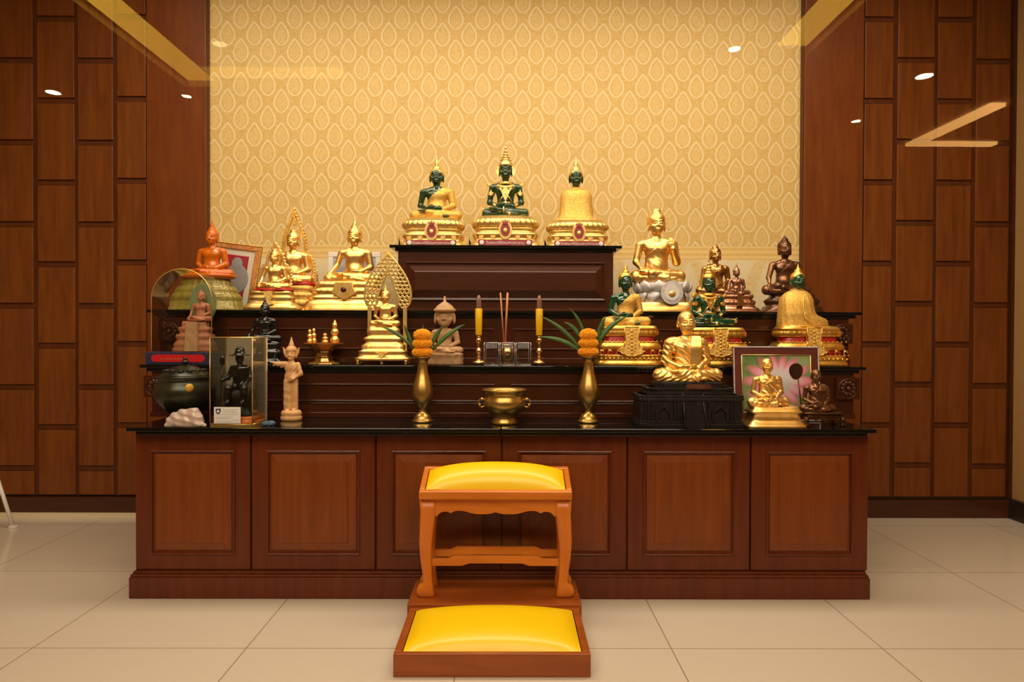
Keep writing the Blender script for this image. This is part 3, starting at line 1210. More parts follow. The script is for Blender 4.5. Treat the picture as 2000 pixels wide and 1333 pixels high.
# downlights of the hall, mirrored in the glass
for k, (px, py, lab) in enumerate(((1432, 92, 'round ceiling downlight mirrored on the wallpaper, upper right'), (1804, 143, 'brightest round downlight, mirrored over the right timber tiles'),
                                   (1671, 232, 'small round downlight mirrored on the plain board right of the wallpaper'), (108, 184, 'round downlight mirrored over the far left timber tiles'),
                                   (366, 190, 'small round downlight mirrored on the plain board left of the wallpaper'), (430, 88, 'faint round downlight mirrored on the wallpaper, upper left edge'))):
    X, Y = mirrored(px, py)
    small = k in (2, 4)
    r = (.048, .072, .048, .066, .044, .060)[k]
    d = empty('recessed_downlight', (X, Y, CEIL), lab, 'ceiling light', 'recessed downlights of the hall ceiling')
    MB().lathe([(0, r * 1.35), (-.012, r * 1.35), (-.014, r * 1.1), (-.004, r), (0, r)], n=28).build('trim_ring', 'white_paint', d)
    MB().lathe([(-.0145, r * .98), (-.0155, r * .9)], n=28).build('lamp_disc', 'lamp_dim' if k == 5 else 'lamp', d)

# foot of a white folding chair at the left edge
fp = at(4, 1000, 3.9)
ch = empty('folding_chair', (fp.x - .06, 4.0, 0), 'pale foot of a folding stand at the far left edge of the floor', 'chair')
MB().tube([(-.05, 0, .32), (.048, 0, .012)], .011, 8).build('leg', 'white_paint', ch)
MB().box(.03, .072, -.014, .014, 0, .016).build('rubber_foot', 'white_paint', ch, bevel=.003)

# ------------------------------------------------------------------ altar cabinet
CAB_Y = 2.965
x0, x1 = at(262, 950, CAB_Y).x, at(1697, 950, CAB_Y).x
zt_, zb_ = at(980, 852, CAB_Y).z, at(980, 1114, CAB_Y).z
cab = empty('altar_cabinet', ((x0 + x1) / 2, 3.3, 0), 'long reddish brown wooden altar cabinet with six raised-panel doors under the black top', 'cabinet')
CX_ = (x0 + x1) / 2


def cbuild(mb, name, mat, parent, base, bevel=0, label=None):
    """shift world coordinates into the thing's frame"""
    mb.v = [(a - base[0], b - base[1], c - base[2]) for a, b, c in mb.v]
    o = mb.build(name, mat, parent, 1.0, bevel)
    if label:
        o['label'] = label
    return o


cb = (CX_, 3.3, 0)
cbuild(MB().box(x0, x1, CAB_Y + .022, 4.26, .10, zt_ + .006), 'carcass', 'cab', cab, cb)
pl0, pl1 = at(251, 1150, CAB_Y - .03).x, at(1700, 1150, CAB_Y - .03).x
ph = at(980, 1130, CAB_Y - .03).z
mb = MB()
mb.box(pl0, pl1, CAB_Y - .030, 4.25, 0, ph)
mb.box(pl0 + .004, pl1 - .004, CAB_Y - .026, 4.24, ph, ph + .012)
mb.box(pl0 + .010, pl1 - .010, CAB_Y - .016, 4.24, ph + .012, zb_ - .004)
cbuild(mb, 'plinth', 'cab', cab, cb, .004)
dx = [at(p, 950, CAB_Y).x for p in (263, 490, 734, 980, 1225, 1466, 1697)]
for i in range(6):
    a, b_ = dx[i] + .004, dx[i + 1] - .004
    mb = MB().panel(a, b_, zb_, zt_, [(0, -.02), (0, -.002), (.002, 0), (.066, 0), (.067, .005), (.071, .007), (.075, .005), (.078, -.007), (.088, -.009)], CAB_Y)
    d = cbuild(mb, 'door', 'cab', cab, cb)
    cbuild(MB().panel(a + .086, b_ - .086, zb_ + .086, zt_ - .086, [(0, -.009), (0, -.006), (.034, .002), (.036, .005), (.039, .005)], CAB_Y), 'raised_panel', 'cab_panel', d, cb, label='lighter orange-brown raised field')

# black top in two slabs with a butt joint
TOP_Z = .769
gy0 = 2.90
ct = empty('altar_countertop', (CX_, 3.4, TOP_Z), 'long black polished stone top lying on the altar cabinet', 'countertop')
cb = (CX_, 3.4, TOP_Z)
g0, g1 = at(246, 838, gy0).x, at(1713, 838, gy0).x
jx = at(978, 840, gy0).x
for a, b_ in ((g0, jx - .0012), (jx + .0012, g1)):
    mb = MB().box(a, b_, gy0, 4.24, TOP_Z - .018, TOP_Z)
    mb.box(a + (.035 if a == g0 else 0), b_ - (.035 if b_ == g1 else 0), gy0 + .012, 4.24, zt_ + .008, TOP_Z - .018)
    cbuild(mb, 'stone_slab', 'granite', ct, cb, .003)

# ------------------------------------------------------------------ stepped risers
T1Z, T2Z, T3Z = 1.028, 1.306, 1.682
S1Y, S2Y, S3Y = 3.25, 3.46, 3.70


def rosette(mb, cx, cz, y, r):
    mb.box(cx - r * 1.25, cx + r * 1.25, y, y + .02, cz - r * 1.15, cz + r * 1.15)
    mb.torus((cx, y, cz), r, r * .1, 'Y', 24, 6)
    for k in range(10):
        t = 2 * PI * k / 10
        mb.ball((cx + .62 * r * math.cos(t), y - .002, cz + .62 * r * math.sin(t)), (r * .24, r * .16, r * .24), 10, 6)
    mb.ball((cx, y - .004, cz), (r * .26, r * .22, r * .26), 12, 8)


def step(name, label, zb, zt, y, xa, xb, overhang, panels, rails, rosettes, joint=False, y1=4.24):
    cxx = (xa + xb) / 2
    base = (cxx, (y + y1) / 2, zb)
    e = empty(name, base, label, 'altar step')
    ry = y + .022                        # riser face
    mb = MB().box(xa, xb, ry, y1, zb + .0005, zt - .034)
    for z, h, f in rails:
        mb.box(xa - f * .3, xb + f * .3, ry - f, ry, z, z + h)
    cbuild(mb, 'riser', 'dark_wood', e, base, .002)
    for (a, b_, z0, z1, kind) in panels:
        if kind == 'raised':
            mb = MB().panel(a, b_, z0, z1, [(0, 0), (.001, .010), (.006, .012), (.010, .009), (.012, .002), (.016, .001), (.055, .017), (.058, .019), (.062, .019)], ry)
        else:
            mb = MB().panel(a, b_, z0, z1, [(0, 0), (.001, .008), (.005, .010), (.009, .008), (.012, .001), (.016, .001)], ry)
        cbuild(mb, 'moulded_panel', 'dark_wood', e, base)
    o0, o1 = xa - overhang, xb + overhang
    jn = [(o0, o1)] if not joint else [(o0, jx - .001), (jx + .001, o1)]
    for a, b_ in jn:
        mb = MB().box(a, b_, y, y1, zt - .016, zt)
        mb.box(a + (.03 if a == o0 else 0), b_ - (.03 if b_ == o1 else 0), y + .010, y1, zt - .034, zt - .016)
        cbuild(mb, 'stone_slab', 'granite', e, base, .0025)
    for cxr, czr in rosettes:
        mb = MB()
        rosette(mb, cxr, czr, ry - .020, .046)
        cbuild(mb, 'rosette_block', 'dark_wood', e, base, label='carved flower block')
    return e


Z1 = lambda py: at(980, py, S1Y + .02).z
Z2 = lambda py: at(980, py, S2Y + .02).z
Z3 = lambda py: at(980, py, S3Y + .02).z
X1 = lambda px: at(px, 760, S1Y).x
X2 = lambda px: at(px, 650, S2Y).x
X3 = lambda px: at(px, 530, S3Y).x
step('lower_altar_step', 'lowest dark wooden altar step with black stone ledge, holding the candles', TOP_Z, T1Z, S1Y, X1(292), X1(1672), .05,
     [(X1(440), X1(967), Z1(786), Z1(750), 'flat'), (X1(996), X1(1600), Z1(786), Z1(750), 'flat')],
     [(TOP_Z + .0005, .026, .012), (Z1(786) - .012, .008, .004)], [(X1(303), Z1(757)), (X1(1657), Z1(757))], True)
step('middle_altar_step', 'middle dark wooden altar step with two raised panels and black ledge', T1Z, T2Z, S2Y, X2(308), X2(1662), .06,
     [(X2(440), X2(964), Z2(684), Z2(642), 'raised2'), (X2(1000), X2(1600), Z2(684), Z2(642), 'raised2')],
     [(T1Z + .0005, .030, .012)], [(X2(330), Z2(650)), (X2(1645), Z2(650))])
step('upper_altar_block', 'dark wooden pedestal block under the three topmost green statues', T2Z, T3Z, S3Y, X3(776), X3(1199), .045,
     [(X3(790), X3(1184), Z3(588), Z3(512), 'raised')],
     [(T2Z + .0005, .020, .012)], [])

# ------------------------------------------------------------------ kneeling bench
PF, PB = 2.265, 2.655
pz = .081
pw = .341
pc = at(961, 1300, PF).x
kb = empty('kneeling_platform', (pc, (PF + PB) / 2, 0), 'low brown wooden kneeling platform with yellow cushion, lying on the floor', 'kneeler')
base = (pc, (PF + PB) / 2, 0)


def rail_frame(mb, cx, y0, y1, z0, z1, hw, t, tf):
    mb.box(cx - hw, cx + hw, y0, y0 + tf, z0, z1)
    mb.box(cx - hw, cx + hw, y1 - tf, y1, z0, z1)
    mb.box(cx - hw, cx - hw + t, y0 + tf, y1 - tf, z0, z1)
    mb.box(cx + hw - t, cx + hw, y0 + tf, y1 - tf, z0, z1)
    mb.box(cx - hw + t, cx + hw - t, y0 + tf, y1 - tf, z0, z1 - .02)


def cushion(cx, y0, y1, zc, hw, rise, n=26):
    """domed pad: four flanks that rise quickly to a gentle crown"""
    vs, fs = [], []
    for j in range(n + 1):
        v = -1 + 2 * j / n
        for i in range(n + 1):
            u = -1 + 2 * i / n
            e = (1 - abs(u) ** 5) ** .6 * (1 - abs(v) ** 4.5) ** .6
            z = zc + rise * e * (.62 + .38 * math.cos(u * PI / 2)) * (.8 + .2 * math.cos(v * PI / 2))
            vs.append((cx + hw * u, (y0 + y1) / 2 + (y1 - y0) / 2 * v, z))
    for j in range(n):
        for i in range(n):
            a = j * (n + 1) + i
            fs.append((a, a + 1, a + n + 2, a + n + 1))
    m = MB()
    m.add(vs, fs, True)
    m.box(cx - hw, cx + hw, y0, y1, zc - .012, zc - .0005)
    return m


mb = MB()
rail_frame(mb, pc, PF, PB, 0, pz, pw, .026, .022)
cbuild(mb, 'frame', 'teak_dark', kb, base, .003)
cbuild(cushion(pc, PF + .030, PB - .012, pz + .001 - .006, pw - .030, .052), 'cushion', 'vinyl', kb, base, label='yellow vinyl cushion')
mb = MB().box(pc - .353, pc + .353, PB, 2.925, .015, pz + .012)
mb.box(pc - .340, pc + .340, PB + .01, 2.92, 0, .015)
cbuild(mb, 'rear_board', 'teak_dark', kb, base, .004)

SZ0 = pz + .012
st = empty('prayer_stool', (pc + .002, 2.80, SZ0), 'orange-brown wooden stool with yellow cushion and curved legs, standing on the kneeling platform', 'stool')
SF, SB = 2.715, 2.895
base = (pc + .002, 2.80, SZ0)
sc_ = pc + .002
hw = .315
seat_z0, seat_z1 = .500, .541
# seat tray, its back edge raised
slope = .36


def tilt(mb, y0):
    mb.v = [(a, b, c + (b - y0) * slope) for a, b, c in mb.v]
    return mb


SL = SB - SF
mb = MB()
rail_frame(mb, sc_, SF - .012, SB, seat_z0 + .008, seat_z1, hw, .022, .020)
so = cbuild(tilt(mb, SF), 'seat_frame', 'teak', st, base, .004)
cbuild(tilt(cushion(sc_, SF + .012, SB - .022, seat_z1 - .006, hw - .026, .062), SF), 'cushion', 'vinyl', st, base, label='yellow vinyl cushion')
# apron with scalloped edge, waisted under the seat
sx_ = lambda px: at(px, 990, SF).x
sz_ = lambda py: at(960, py, SF).z


def smooth_curve(pts, n=6):
    out = []
    for i in range(len(pts) - 1):
        p0, p1, p2, p3 = pts[max(i - 1, 0)], pts[i], pts[i + 1], pts[min(i + 2, len(pts) - 1)]
        for k in range(n):
            t = k / n
            out.append(tuple(.5 * (2 * p1[c] + (-p0[c] + p2[c]) * t + (2 * p0[c] - 5 * p1[c] + 4 * p2[c] - p3[c]) * t * t + (-p0[c] + 3 * p1[c] - 3 * p2[c] + p3[c]) * t ** 3) for c in (0, 1)))
    out.append(pts[-1])
    return out


half = [(852, 1012), (860, 1004), (872, 1002), (880, 1005), (888, 1001), (905, 1001), (925, 1006), (945, 1007), (958, 1006), (968, 1003)]
lowc = smooth_curve([(sx_(a), sz_(b)) for a, b in half])
mid = sx_(968)
lowc = lowc + [(2 * mid - a, b) for a, b in lowc[::-1][1:]]
top = [(mid + .293, seat_z0 - .004), (mid - .293, seat_z0 - .004)]
for yy in (SF + .012, SB - .034):
    cbuild(MB().prism(lowc + top, yy, yy + .022), 'apron', 'teak', st, base, .002)
for s in (-1, 1):
    xx = sc_ + s * .285
    cbuild(MB().box(xx - .011, xx + .011, SF + .034, SB - .034, sz_(1003), seat_z0 - .004), 'apron', 'teak', st, base, .002)
cbuild(MB().box(sc_ - .296, sc_ + .296, SF + .004, SB - .006, seat_z0 - .006, seat_z0 + .009), 'top_rail', 'teak', st, base, .003)

# curved legs ending in scrolled feet
legp = [(0, .052, -.002, .046), (.012, .056, -.008, .052), (.030, .055, -.010, .054), (.048, .046, -.006, .046), (.062, .030, .002, .034), (.085, .030, .0, .034), (.15, .036, -.006, .040),
        (.22, .042, -.008, .044), (.29, .046, -.003, .046), (.35, .050, .002, .048), (.40, .054, .002, .048)]
for sx in (-1, 1):
    for sy, yy in ((-1, SF + .030), (1, SB - .034)):
        rs = []
        for z, w, off, d in legp:
            cx = sc_ + sx * (.282 - off)
            cy = yy
            hw2, hd2 = w * .66, d * .55
            z = SZ0 + z * (seat_z0 - .004 - SZ0) / .40
            r = []
            for j in range(24):
                t = 2 * PI * j / 24
                k = (abs(math.cos(t)) ** 5 + abs(math.sin(t)) ** 5) ** (-1 / 5)
                r.append((cx + hw2 * k * math.cos(t), cy + sy * 0 + hd2 * k * math.sin(t), z))
            rs.append(r)
        cbuild(MB().rings(rs), 'leg', 'teak_leg', st, base)
st_o = [(sc_ - .27, 0), (sc_ - .20, 0), (sc_ - .17, .012), (sc_ + .17, .012), (sc_ + .20, 0), (sc_ + .27, 0), (sc_ + .27, -.030), (sc_ + .14, -.030), (sc_ + .11, -.020), (sc_ - .11, -.020), (sc_ - .14, -.030), (sc_ - .27, -.030)]
zs = sz_(1096)
for yy in (SF + .022, SB - .044):
    cbuild(MB().prism([(a, zs + b) for a, b in st_o][::-1], yy, yy + .020), 'stretcher', 'teak', st, base, .002)

# ------------------------------------------------------------------ shared bits of pedestals


def medallion(T, cx, cy, yc, w, hgt, front, rim, face, gem=None, par=None, name='medallion', pointed=True):
    """leaf-shaped plaque standing proud of the front of a base; yc photo row of centre"""
    x0, z0 = T.x(cx), T.z(yc)

    def outline(k):
        pts = []
        for i in range(28):
            t = 2 * PI * i / 28
            x, z = math.sin(t), math.cos(t)
            if pointed and z > 0:
                x *= (1 - z) ** .15
            pts.append((x0 + x * w * k, z0 + z * hgt * k))
        return pts[::-1]
    o = T.put(MB().prism(outline(1.0), front - 1.4, front + 2), name, rim, par)
    T.put(MB().prism(outline(.70), front - 2.4, front), 'enamel_field', face, o)
    if gem:
        T.put(MB().ball((x0, front - 2.6, z0 - hgt * .15), (w * .32, 1.2, hgt * .26), 12, 8), 'emblem', gem, o)
    return o


def thai_text(T, txt, cx, yc, size, y, mat, par):
    """lettering as a flat mesh on a plaque"""
    cu = bpy.data.curves.new('lettering', 'FONT')
    cu.body = txt
    cu.size = size * T.s
    cu.extrude = .15 * T.s
    cu.align_x, cu.align_y = 'CENTER', 'CENTER'
    o = bpy.data.objects.new('lettering_source', cu)
    COL.objects.link(o)
    dg = bpy.context.evaluated_depsgraph_get()
    me = bpy.data.meshes.new_from_object(o.evaluated_get(dg))
    bpy.data.objects.remove(o)
    me.transform(Matrix.Translation((T.x(cx) * T.s, y * T.s, T.z(yc) * T.s)) @ Matrix.Rotation(R(90), 4, 'X'))
    me.materials.clear()
    me.materials.append(M[mat])
    ob = bpy.data.objects.new('lettering', me)
    COL.objects.link(ob)
    ob.parent = par
    return ob


# ------------------------------------------------------------------ the three green statues on the top block
TEMPLE = 'วัดพระศรีรัตนศาสดาราม'


def emerald_top(cx, yb, yseat, hw, label):
    T = Thing('green_buddha_statue', label, 'statue', cx, yb, 3.93, T3Z)
    h = yb - yseat
    P = lambda f, w, *a: (f * h, w * hw) + a
    mb = MB().loft([P(0, 1.0), P(.055, 1.0), P(.06, .985), P(.14, .985), P(.15, .95), P(.19, .93), P(.20, .90), P(.30, .86), P(.33, .87), P(.36, .90), P(.42, .92), P(.46, .91), P(.49, .86), P(.50, .80),
                    P(.58, .80), P(.59, .84), P(.62, .85), P(.64, .82)], n=96, ex=5, dr=.62)
    T.put(mb, 'pedestal', 'gold_pale')
    mb = MB().loft([P(.64, .80), P(.67, .86, .035, 40), P(.72, .90, .06, 40), P(.80, .92, .07, 40), P(.88, .88, .06, 40), P(.93, .83, .03, 40), P(.935, .80), P(1.0, .78), P(1.003, .76)], n=160, ex=3.2, dr=.62)
    T.put(mb, 'lotus_cushion', 'gold_pale')
    for s in (-1, 1):
        for k in (.34, .66):
            mb = MB()
            x = s * hw * k
            mb.prism([(x - 3, h * .18), (x + 3, h * .18), (x + 4.5, h * .36), (x - 4.5, h * .36)], -hw * .60, -hw * .5)
            T.put(mb, 'carved_bracket', 'gold_pale')
        mb = MB()
        x = s * hw * .97
        mb.prism([(x - 3, 0), (x + 3, 0), (x + s * 4, h * .3), (x + s * 2, h * .38), (x - s * 3, h * .24)][::s], -hw * .35, -hw * .25)
        T.put(mb, 'corner_flame', 'gold_pale')
    fr = -hw * .62
    o = medallion(T, cx, 0, yb - h * .56, 13, 19, fr + 3, 'gold_pale', 'maroon', 'gold_pale')
    # little crown on the emblem
    T.put(MB().prism([(-4, h * .56 + 9), (4, h * .56 + 9), (6, h * .56 + 17), (2, h * .56 + 13), (0, h * .56 + 18), (-2, h * .56 + 13), (-6, h * .56 + 17)], fr - .6, fr + 1.5), 'crest', 'maroon', o)
    b = T.put(MB().box(-hw * .74, hw * .74, fr - 3, fr + 1, h * .045, h * .235), 'name_banner', 'maroon', bevel=.6)
    for s in (-1, 1):
        m = MB().lathe([(0, 4.3), (1.1, 4.3), (1.4, 3.2), (1.4, .5)], n=18)
        m.v = [(x + s * hw * .64, fr - 3 - z, y + h * .14) for x, y, z in m.v]
        T.put(m, 'rosette', 'paper', b)
    thai_text(T, TEMPLE, cx, yb - h * .135, 7.6, fr - 3.2, 'paper', b)
    return T


T = emerald_top(847, 478, 420, 64, 'dark green Buddha statue in gold one-shoulder robe, left of the three on the top block')
figure(T, 852, 420, 318, 'jade', hair='gold_pale', robe='gold_cloth', kn=.36, sx=1.10, flame=290, flame_mat='gold_pale')
T = emerald_top(987, 477, 415, 69, 'dark green Buddha statue with tall gold crown and jewelled collar on the top block')
figure(T, 987, 415, 303, 'jade', hair=False, robe_kind=None, kn=.34, sx=.98)
crown(T, 987, 415, 303, 262, .98, 'gold_pale')
regalia(T, 987, 415, 303, .98, 'gold_pale', kn=.34)
T = emerald_top(1127, 478, 423, 64, 'dark green Buddha statue wrapped in gold net cloak, right of three on the top block')
figure(T, 1125, 423, 318, 'jade', hair='gold_pale', robe_kind=None, kn=.34, sx=1.05, bare=False, legs=False, flame=291, flame_mat='gold_pale')


def cloak(T, cx, yseat, ytop, sx, hwid, mat, flare=1.0, side=0):
    """bell-shaped cloak closed from neck to seat"""
    U = yseat - ytop
    z0 = T.z(yseat)
    prof = [(-.045, 1.10 * flare), (-.02, 1.12 * flare), (.02, 1.10 * flare), (.045, 1.02), (.065, .86), (.10, .80), (.20, .77), (.35, .72), (.45, .72), (.52, .69), (.565, .62), (.60, .48), (.625, .34), (.655, .22)]
    rs = []
    n = 96
    for k, (z, w) in enumerate(prof):
        r = []
        for j in range(n):
            t = 2 * PI * j / n
            c, s = math.cos(t), math.sin(t)
            f = (abs(c) ** 2.6 + abs(s) ** 2.6) ** (-1 / 2.6)
            fold = 1 + .012 * math.sin(t * 22 + z * 5) * (z < .5)
            ww = w * (1 + side * max(c, 0) * (z < .08) * .3)
            depth = .60 if z > .3 else .66
            r.append((T.x(cx) + hwid * ww * f * c * fold, .05 * U * sx - 2 + hwid * w * f * s * depth * fold, z0 + z * U))
        rs.append(r)
    o = T.put(MB().rings(rs), 'cloak', mat)
    m = MB()
    m.loft([(z0 - .065 * U, hwid * 1.13 * flare), (z0 - .040 * U, hwid * 1.15 * flare), (z0 - .02 * U, hwid * 1.10 * flare)], T.x(cx), .05 * U * sx - 2, 80, 2.6, .66)
    T.put(m, 'cloak_hem', 'gold_pale', o)
    return o


cloak(T, 1125, 423, 318, 1.05, 43, 'gold_cloth')


# ------------------------------------------------------------------ three green statues on the lower step, right
def emerald_low(cx, yb, yseat, hw, label):
    T = Thing('green_buddha_statue', label, 'statue', cx, yb, 3.362, T1Z)
    h = yb - yseat
    P = lambda f, w, *a: (f * h, w * hw) + a
    dr = .47
    T.put(MB().loft([P(0, 1), P(.03, 1.01), P(.10, 1.0), P(.11, .975), P(.13, .97), P(.23, .95), P(.24, .97), P(.27, .96), P(.275, .90)], n=120, ex=6, dr=dr), 'pedestal', 'gold_deep')
    T.put(MB().loft([P(.27, .86), P(.42, .84), P(.60, .74), P(.74, .72), P(.76, .70)], n=64, ex=6, dr=dr), 'red_band', 'red', label='red lacquered band')
    T.put(MB().loft([P(.40, .86), P(.41, .93), P(.43, .95), P(.50, .94), P(.56, .89), P(.585, .86), P(.59, .88), P(.605, .87), P(.61, .76)], n=96, ex=5, dr=dr), 'middle_moulding', 'gold_deep')
    T.put(MB().loft([P(.735, .76), P(.74, .82, .02, 44), P(.78, .86, .04, 44), P(.86, .86, .05, 44), P(.92, .82, .03, 44), P(.925, .84), P(.95, .83), P(.96, .80), P(1.0, .79)], n=176, ex=5, dr=dr), 'lotus_cushion', 'gold_deep')
    fr = -hw * dr
    n = int(hw * 1.8 / 8)
    for sh_, yy, zz, rr in ((0, fr * .95 - 1, h * .175, 2.6), (0, fr * .86 - .5, h * .612, 1.5), (3, fr * .92 - 1, h * .272, 1.5)):
        mb = MB()
        for k in range(n + 1):
            x = -hw * .9 + hw * 1.8 * k / n
            mb.ball((x + sh_, yy, zz), (rr, rr * .62, rr), 8, 6)
        T.put(mb, 'bead_trim', 'gold_deep')
    for s in (-1, 1):
        for k in (.38, .64, .88):
            mb = MB()
            x = s * hw * k
            mb.torus((x, fr * .88 - 1, h * .33), 3.6, 1.2, 'Y', 14, 6, 1.0, 0, PI * 1.5)
            mb.tube([(x - 4, fr * .88 - 1, h * .39), (x + 4, fr * .88 - 1, h * .385)], 1.2, 6)
            T.put(mb, 'scroll_bracket', 'gold_deep')
    # hanging brocade flap
    pts = [(-14, h * .97), (14, h * .97), (13, h * .62), (15, h * .48), (26, h * .38), (21, h * .325), (12, h * .27), (0, h * .235), (-12, h * .27), (-21, h * .325), (-26, h * .38), (-15, h * .48), (-13, h * .62)]
    fl = T.put(MB().prism(pts[::-1], fr - 3.0, fr + 6), 'brocade_flap', 'gold_carved', bevel=.8)
    mb = MB()
    for a, b_ in zip(pts, pts[1:] + pts[:1]):
        mb.tube([(a[0], fr - 3.2, a[1]), (b_[0], fr - 3.2, b_[1])], 1.0, 6)
    for k in range(7):
        mb.ball((0, fr - 3.4, h * (.32 + .09 * k)), (2.4, 1.2, 2.6), 8, 5)
        for s in (-1, 1):
            mb.ball((s * 7, fr - 3.3, h * (.36 + .09 * k)), (1.6, 1.0, 1.8), 8, 5)
    T.put(mb, 'flap_beading', 'gold_deep', fl)
    return T


T = emerald_low(1228, 712, 635, 64, 'glossy green Buddha statue with gold robe on one shoulder, red and gold base, lower step')
figure(T, 1222, 635, 531, 'jade_bright', hair='gold_deep', robe='gold_cloth', kn=.385, sx=.97, flame=510, flame_mat='gold_deep', hs=1.06, h=.007)
T = emerald_low(1397, 712, 638, 64, 'glossy green Buddha statue in gold crown and regalia, behind the large golden monk')
figure(T, 1385, 636, 533, 'jade_bright', hair=False, robe_kind=None, kn=.40, sx=1.0, hs=1.06, h=.007)
crown(T, 1385, 636, 533, 492, 1.04, 'gold_deep')
regalia(T, 1385, 636, 533, 1.0, 'gold_deep', gem='gold_carved', kn=.40)
T = emerald_low(1574, 713, 636, 71, 'glossy green Buddha statue in long yellow-gold cloak at the right end of the lower step')
figure(T, 1560, 634, 529, 'jade_bright', hair='gold_deep', robe_kind=None, kn=.36, bare=False, legs=False, sx=1.0, flame=512, flame_mat='gold_deep', hs=1.04, h=.007)


def cloak_wide(T, cx, yseat, ytop, mat):
    U = yseat - ytop
    z0 = T.z(yseat)
    rows = [(-.03, -39, 54), (0.0, -40, 55), (.08, -39, 54), (.12, -39, 50), (.15, -38, 42), (.19, -38, 33), (.24, -37, 29), (.36, -36, 27), (.46, -35, 26), (.54, -32, 24), (.59, -28, 21), (.63, -22, 16), (.655, -15, 11), (.67, -11, 8), (.69, -9, 7)]
    rs = []
    n = 96
    for z, a, b_ in rows:
        c0, hw = (a + b_) / 2, (b_ - a) / 2
        r = []
        for j in range(n):
            t = 2 * PI * j / n
            c, s = math.cos(t), math.sin(t)
            f = (abs(c) ** 2.7 + abs(s) ** 2.7) ** (-1 / 2.7)
            fold = 1 + .014 * math.sin(t * 18 + z * 6) * (z < .55)
            r.append((T.x(cx) + c0 + hw * f * c * fold, 4 + (26 if z > .25 else 30) * (hw / 40 if z > .5 else 1) * f * s * fold, z0 + z * U))
        rs.append(r)
    o = T.put(MB().rings(rs), 'cloak', mat)
    T.put(MB().loft([(z0 - .035 * U, 49), (z0 - .02 * U, 51), (z0, 50)], T.x(cx) + 10, 4, 64, 2.7, .61), 'cloak_hem', 'gold_deep', o)
    # seam where the cloak closes
    T.put(MB().tube([(T.x(cx) - 2, -23.5, z0 + .55 * U), (T.x(cx) - 3, -27, z0 + .3 * U), (T.x(cx) - 2, -29, z0 + .12 * U), (T.x(cx) + 14, -30, z0 + .0 * U)], 1.1, 6), 'cloak_seam', 'gold_deep', o)


cloak_wide(T, 1560, 634, 529, 'gold_cloth')

# ------------------------------------------------------------------ upper tier, left side
D2 = 3.80
# orange statue on olive-gold mound
T = Thing('amber_buddha_statue', 'translucent orange Buddha statue on an olive-gold wrapped mound, far left of the second ledge', 'statue', 402, 608, 3.86, T2Z)
figure(T, 412, 541, 447, 'amber', hair='amber', robe='amber', kn=.40, sx=1.0, flame=422, right='lap', h=.008)
z = T.z
T.put(MB().loft([(z(541) - 4, 40), (z(541), 52), (z(536), 54), (z(534), 50)], T.x(405), 4, 64, 2.6, .6), 'seat_slab', 'amber')
rows = [(0, 70), (8, 70), (10, 66), (20, 66), (23, 63), (26, 66), (36, 60), (38, 56), (41, 58), (50, 52), (53, 46), (57, 49), (64, 42), (66, 38)]
T.put(MB().loft([(a * (z(541) - 2) / 66, w, .035, 26) for a, w in rows], 0, 4, 128, 2.8, .55), 'wrapped_mound', 'olive_gold')


def frame(name, label, cx, yb, depth, ztop, w, h, bw, lean, mats, pic, matw=0, rz=0, matmat='mat_board', cat='picture frame'):
    """leaning picture frame; w,h outer half width / height in pixels"""
    T = Thing(name, label, cat, cx, yb, depth, ztop)
    T.root.rotation_euler = (R(-lean), 0, R(rz))
    mb = MB()
    mb.box(-w, w, -3, 3, h - bw, h)
    mb.box(-w, w, -3, 3, 0, bw)
    mb.box(-w, -w + bw, -3, 3, bw, h - bw)
    mb.box(w - bw, w, -3, 3, bw, h - bw)
    T.put(mb, 'frame', mats[0], bevel=1.2)
    mb = MB()
    k = 5.0
    for a, b_ in (((-w + 1.5, 1.5), (w - 1.5, 1.5)), ((-w + 1.5, h - 1.5), (w - 1.5, h - 1.5)), ((-w + 1.5, 1.5), (-w + 1.5, h - 1.5)), ((w - 1.5, 1.5), (w - 1.5, h - 1.5))):
        L = math.hypot(b_[0] - a[0], b_[1] - a[1])
        n = int(L / 3.2)
        for i in range(n + 1):
            mb.ball((a[0] + (b_[0] - a[0]) * i / n, -3.4, a[1] + (b_[1] - a[1]) * i / n), (1.7, 1.1, 1.7), 6, 4)
    if mats[1]:
        T.put(mb, 'rope_moulding', mats[1])
    if matw:
        T.put(MB().box(-w + bw, w - bw, -.6, 1.4, bw, h - bw), 'mat_board', matmat)
    o = T.put(MB().box(-w + bw + matw, w - bw - matw, -1.2, 1.6, bw + matw, h - bw - matw), 'picture', pic)
    T.put(MB().box(-w + bw * .8, w - bw * .8, 1.6, 3.2, bw * .8, h - bw * .8), 'backing', 'black_ink')
    return T, o


T, pic = frame('picture_frame', 'copper-gold framed red picture leaning behind the orange statue', 447, 608, 4.06, T2Z, 46, 132, 12, 6, ('frame_gold', 'gold_deep'), 'red_mat', 11, rz=0)
T.root.rotation_euler = (R(-5), R(7), 0)
T.root.location.z += .019
T.put(MB().ball((4, -1.4, 62), (24, .8, 30), 24, 12), 'grey_figure_print', 'grey_shape', pic)
T.put(MB().ball((2, -1.5, 92), (11, .8, 13), 20, 10), 'grey_figure_print', 'grey_shape', pic)
T, pic = frame('picture_frame', 'white framed picture standing behind the broad golden Buddha statue', 691, 608, 4.10, T2Z, 51, 121, 10, 3, ('white_paint', None), 'picture_grey')


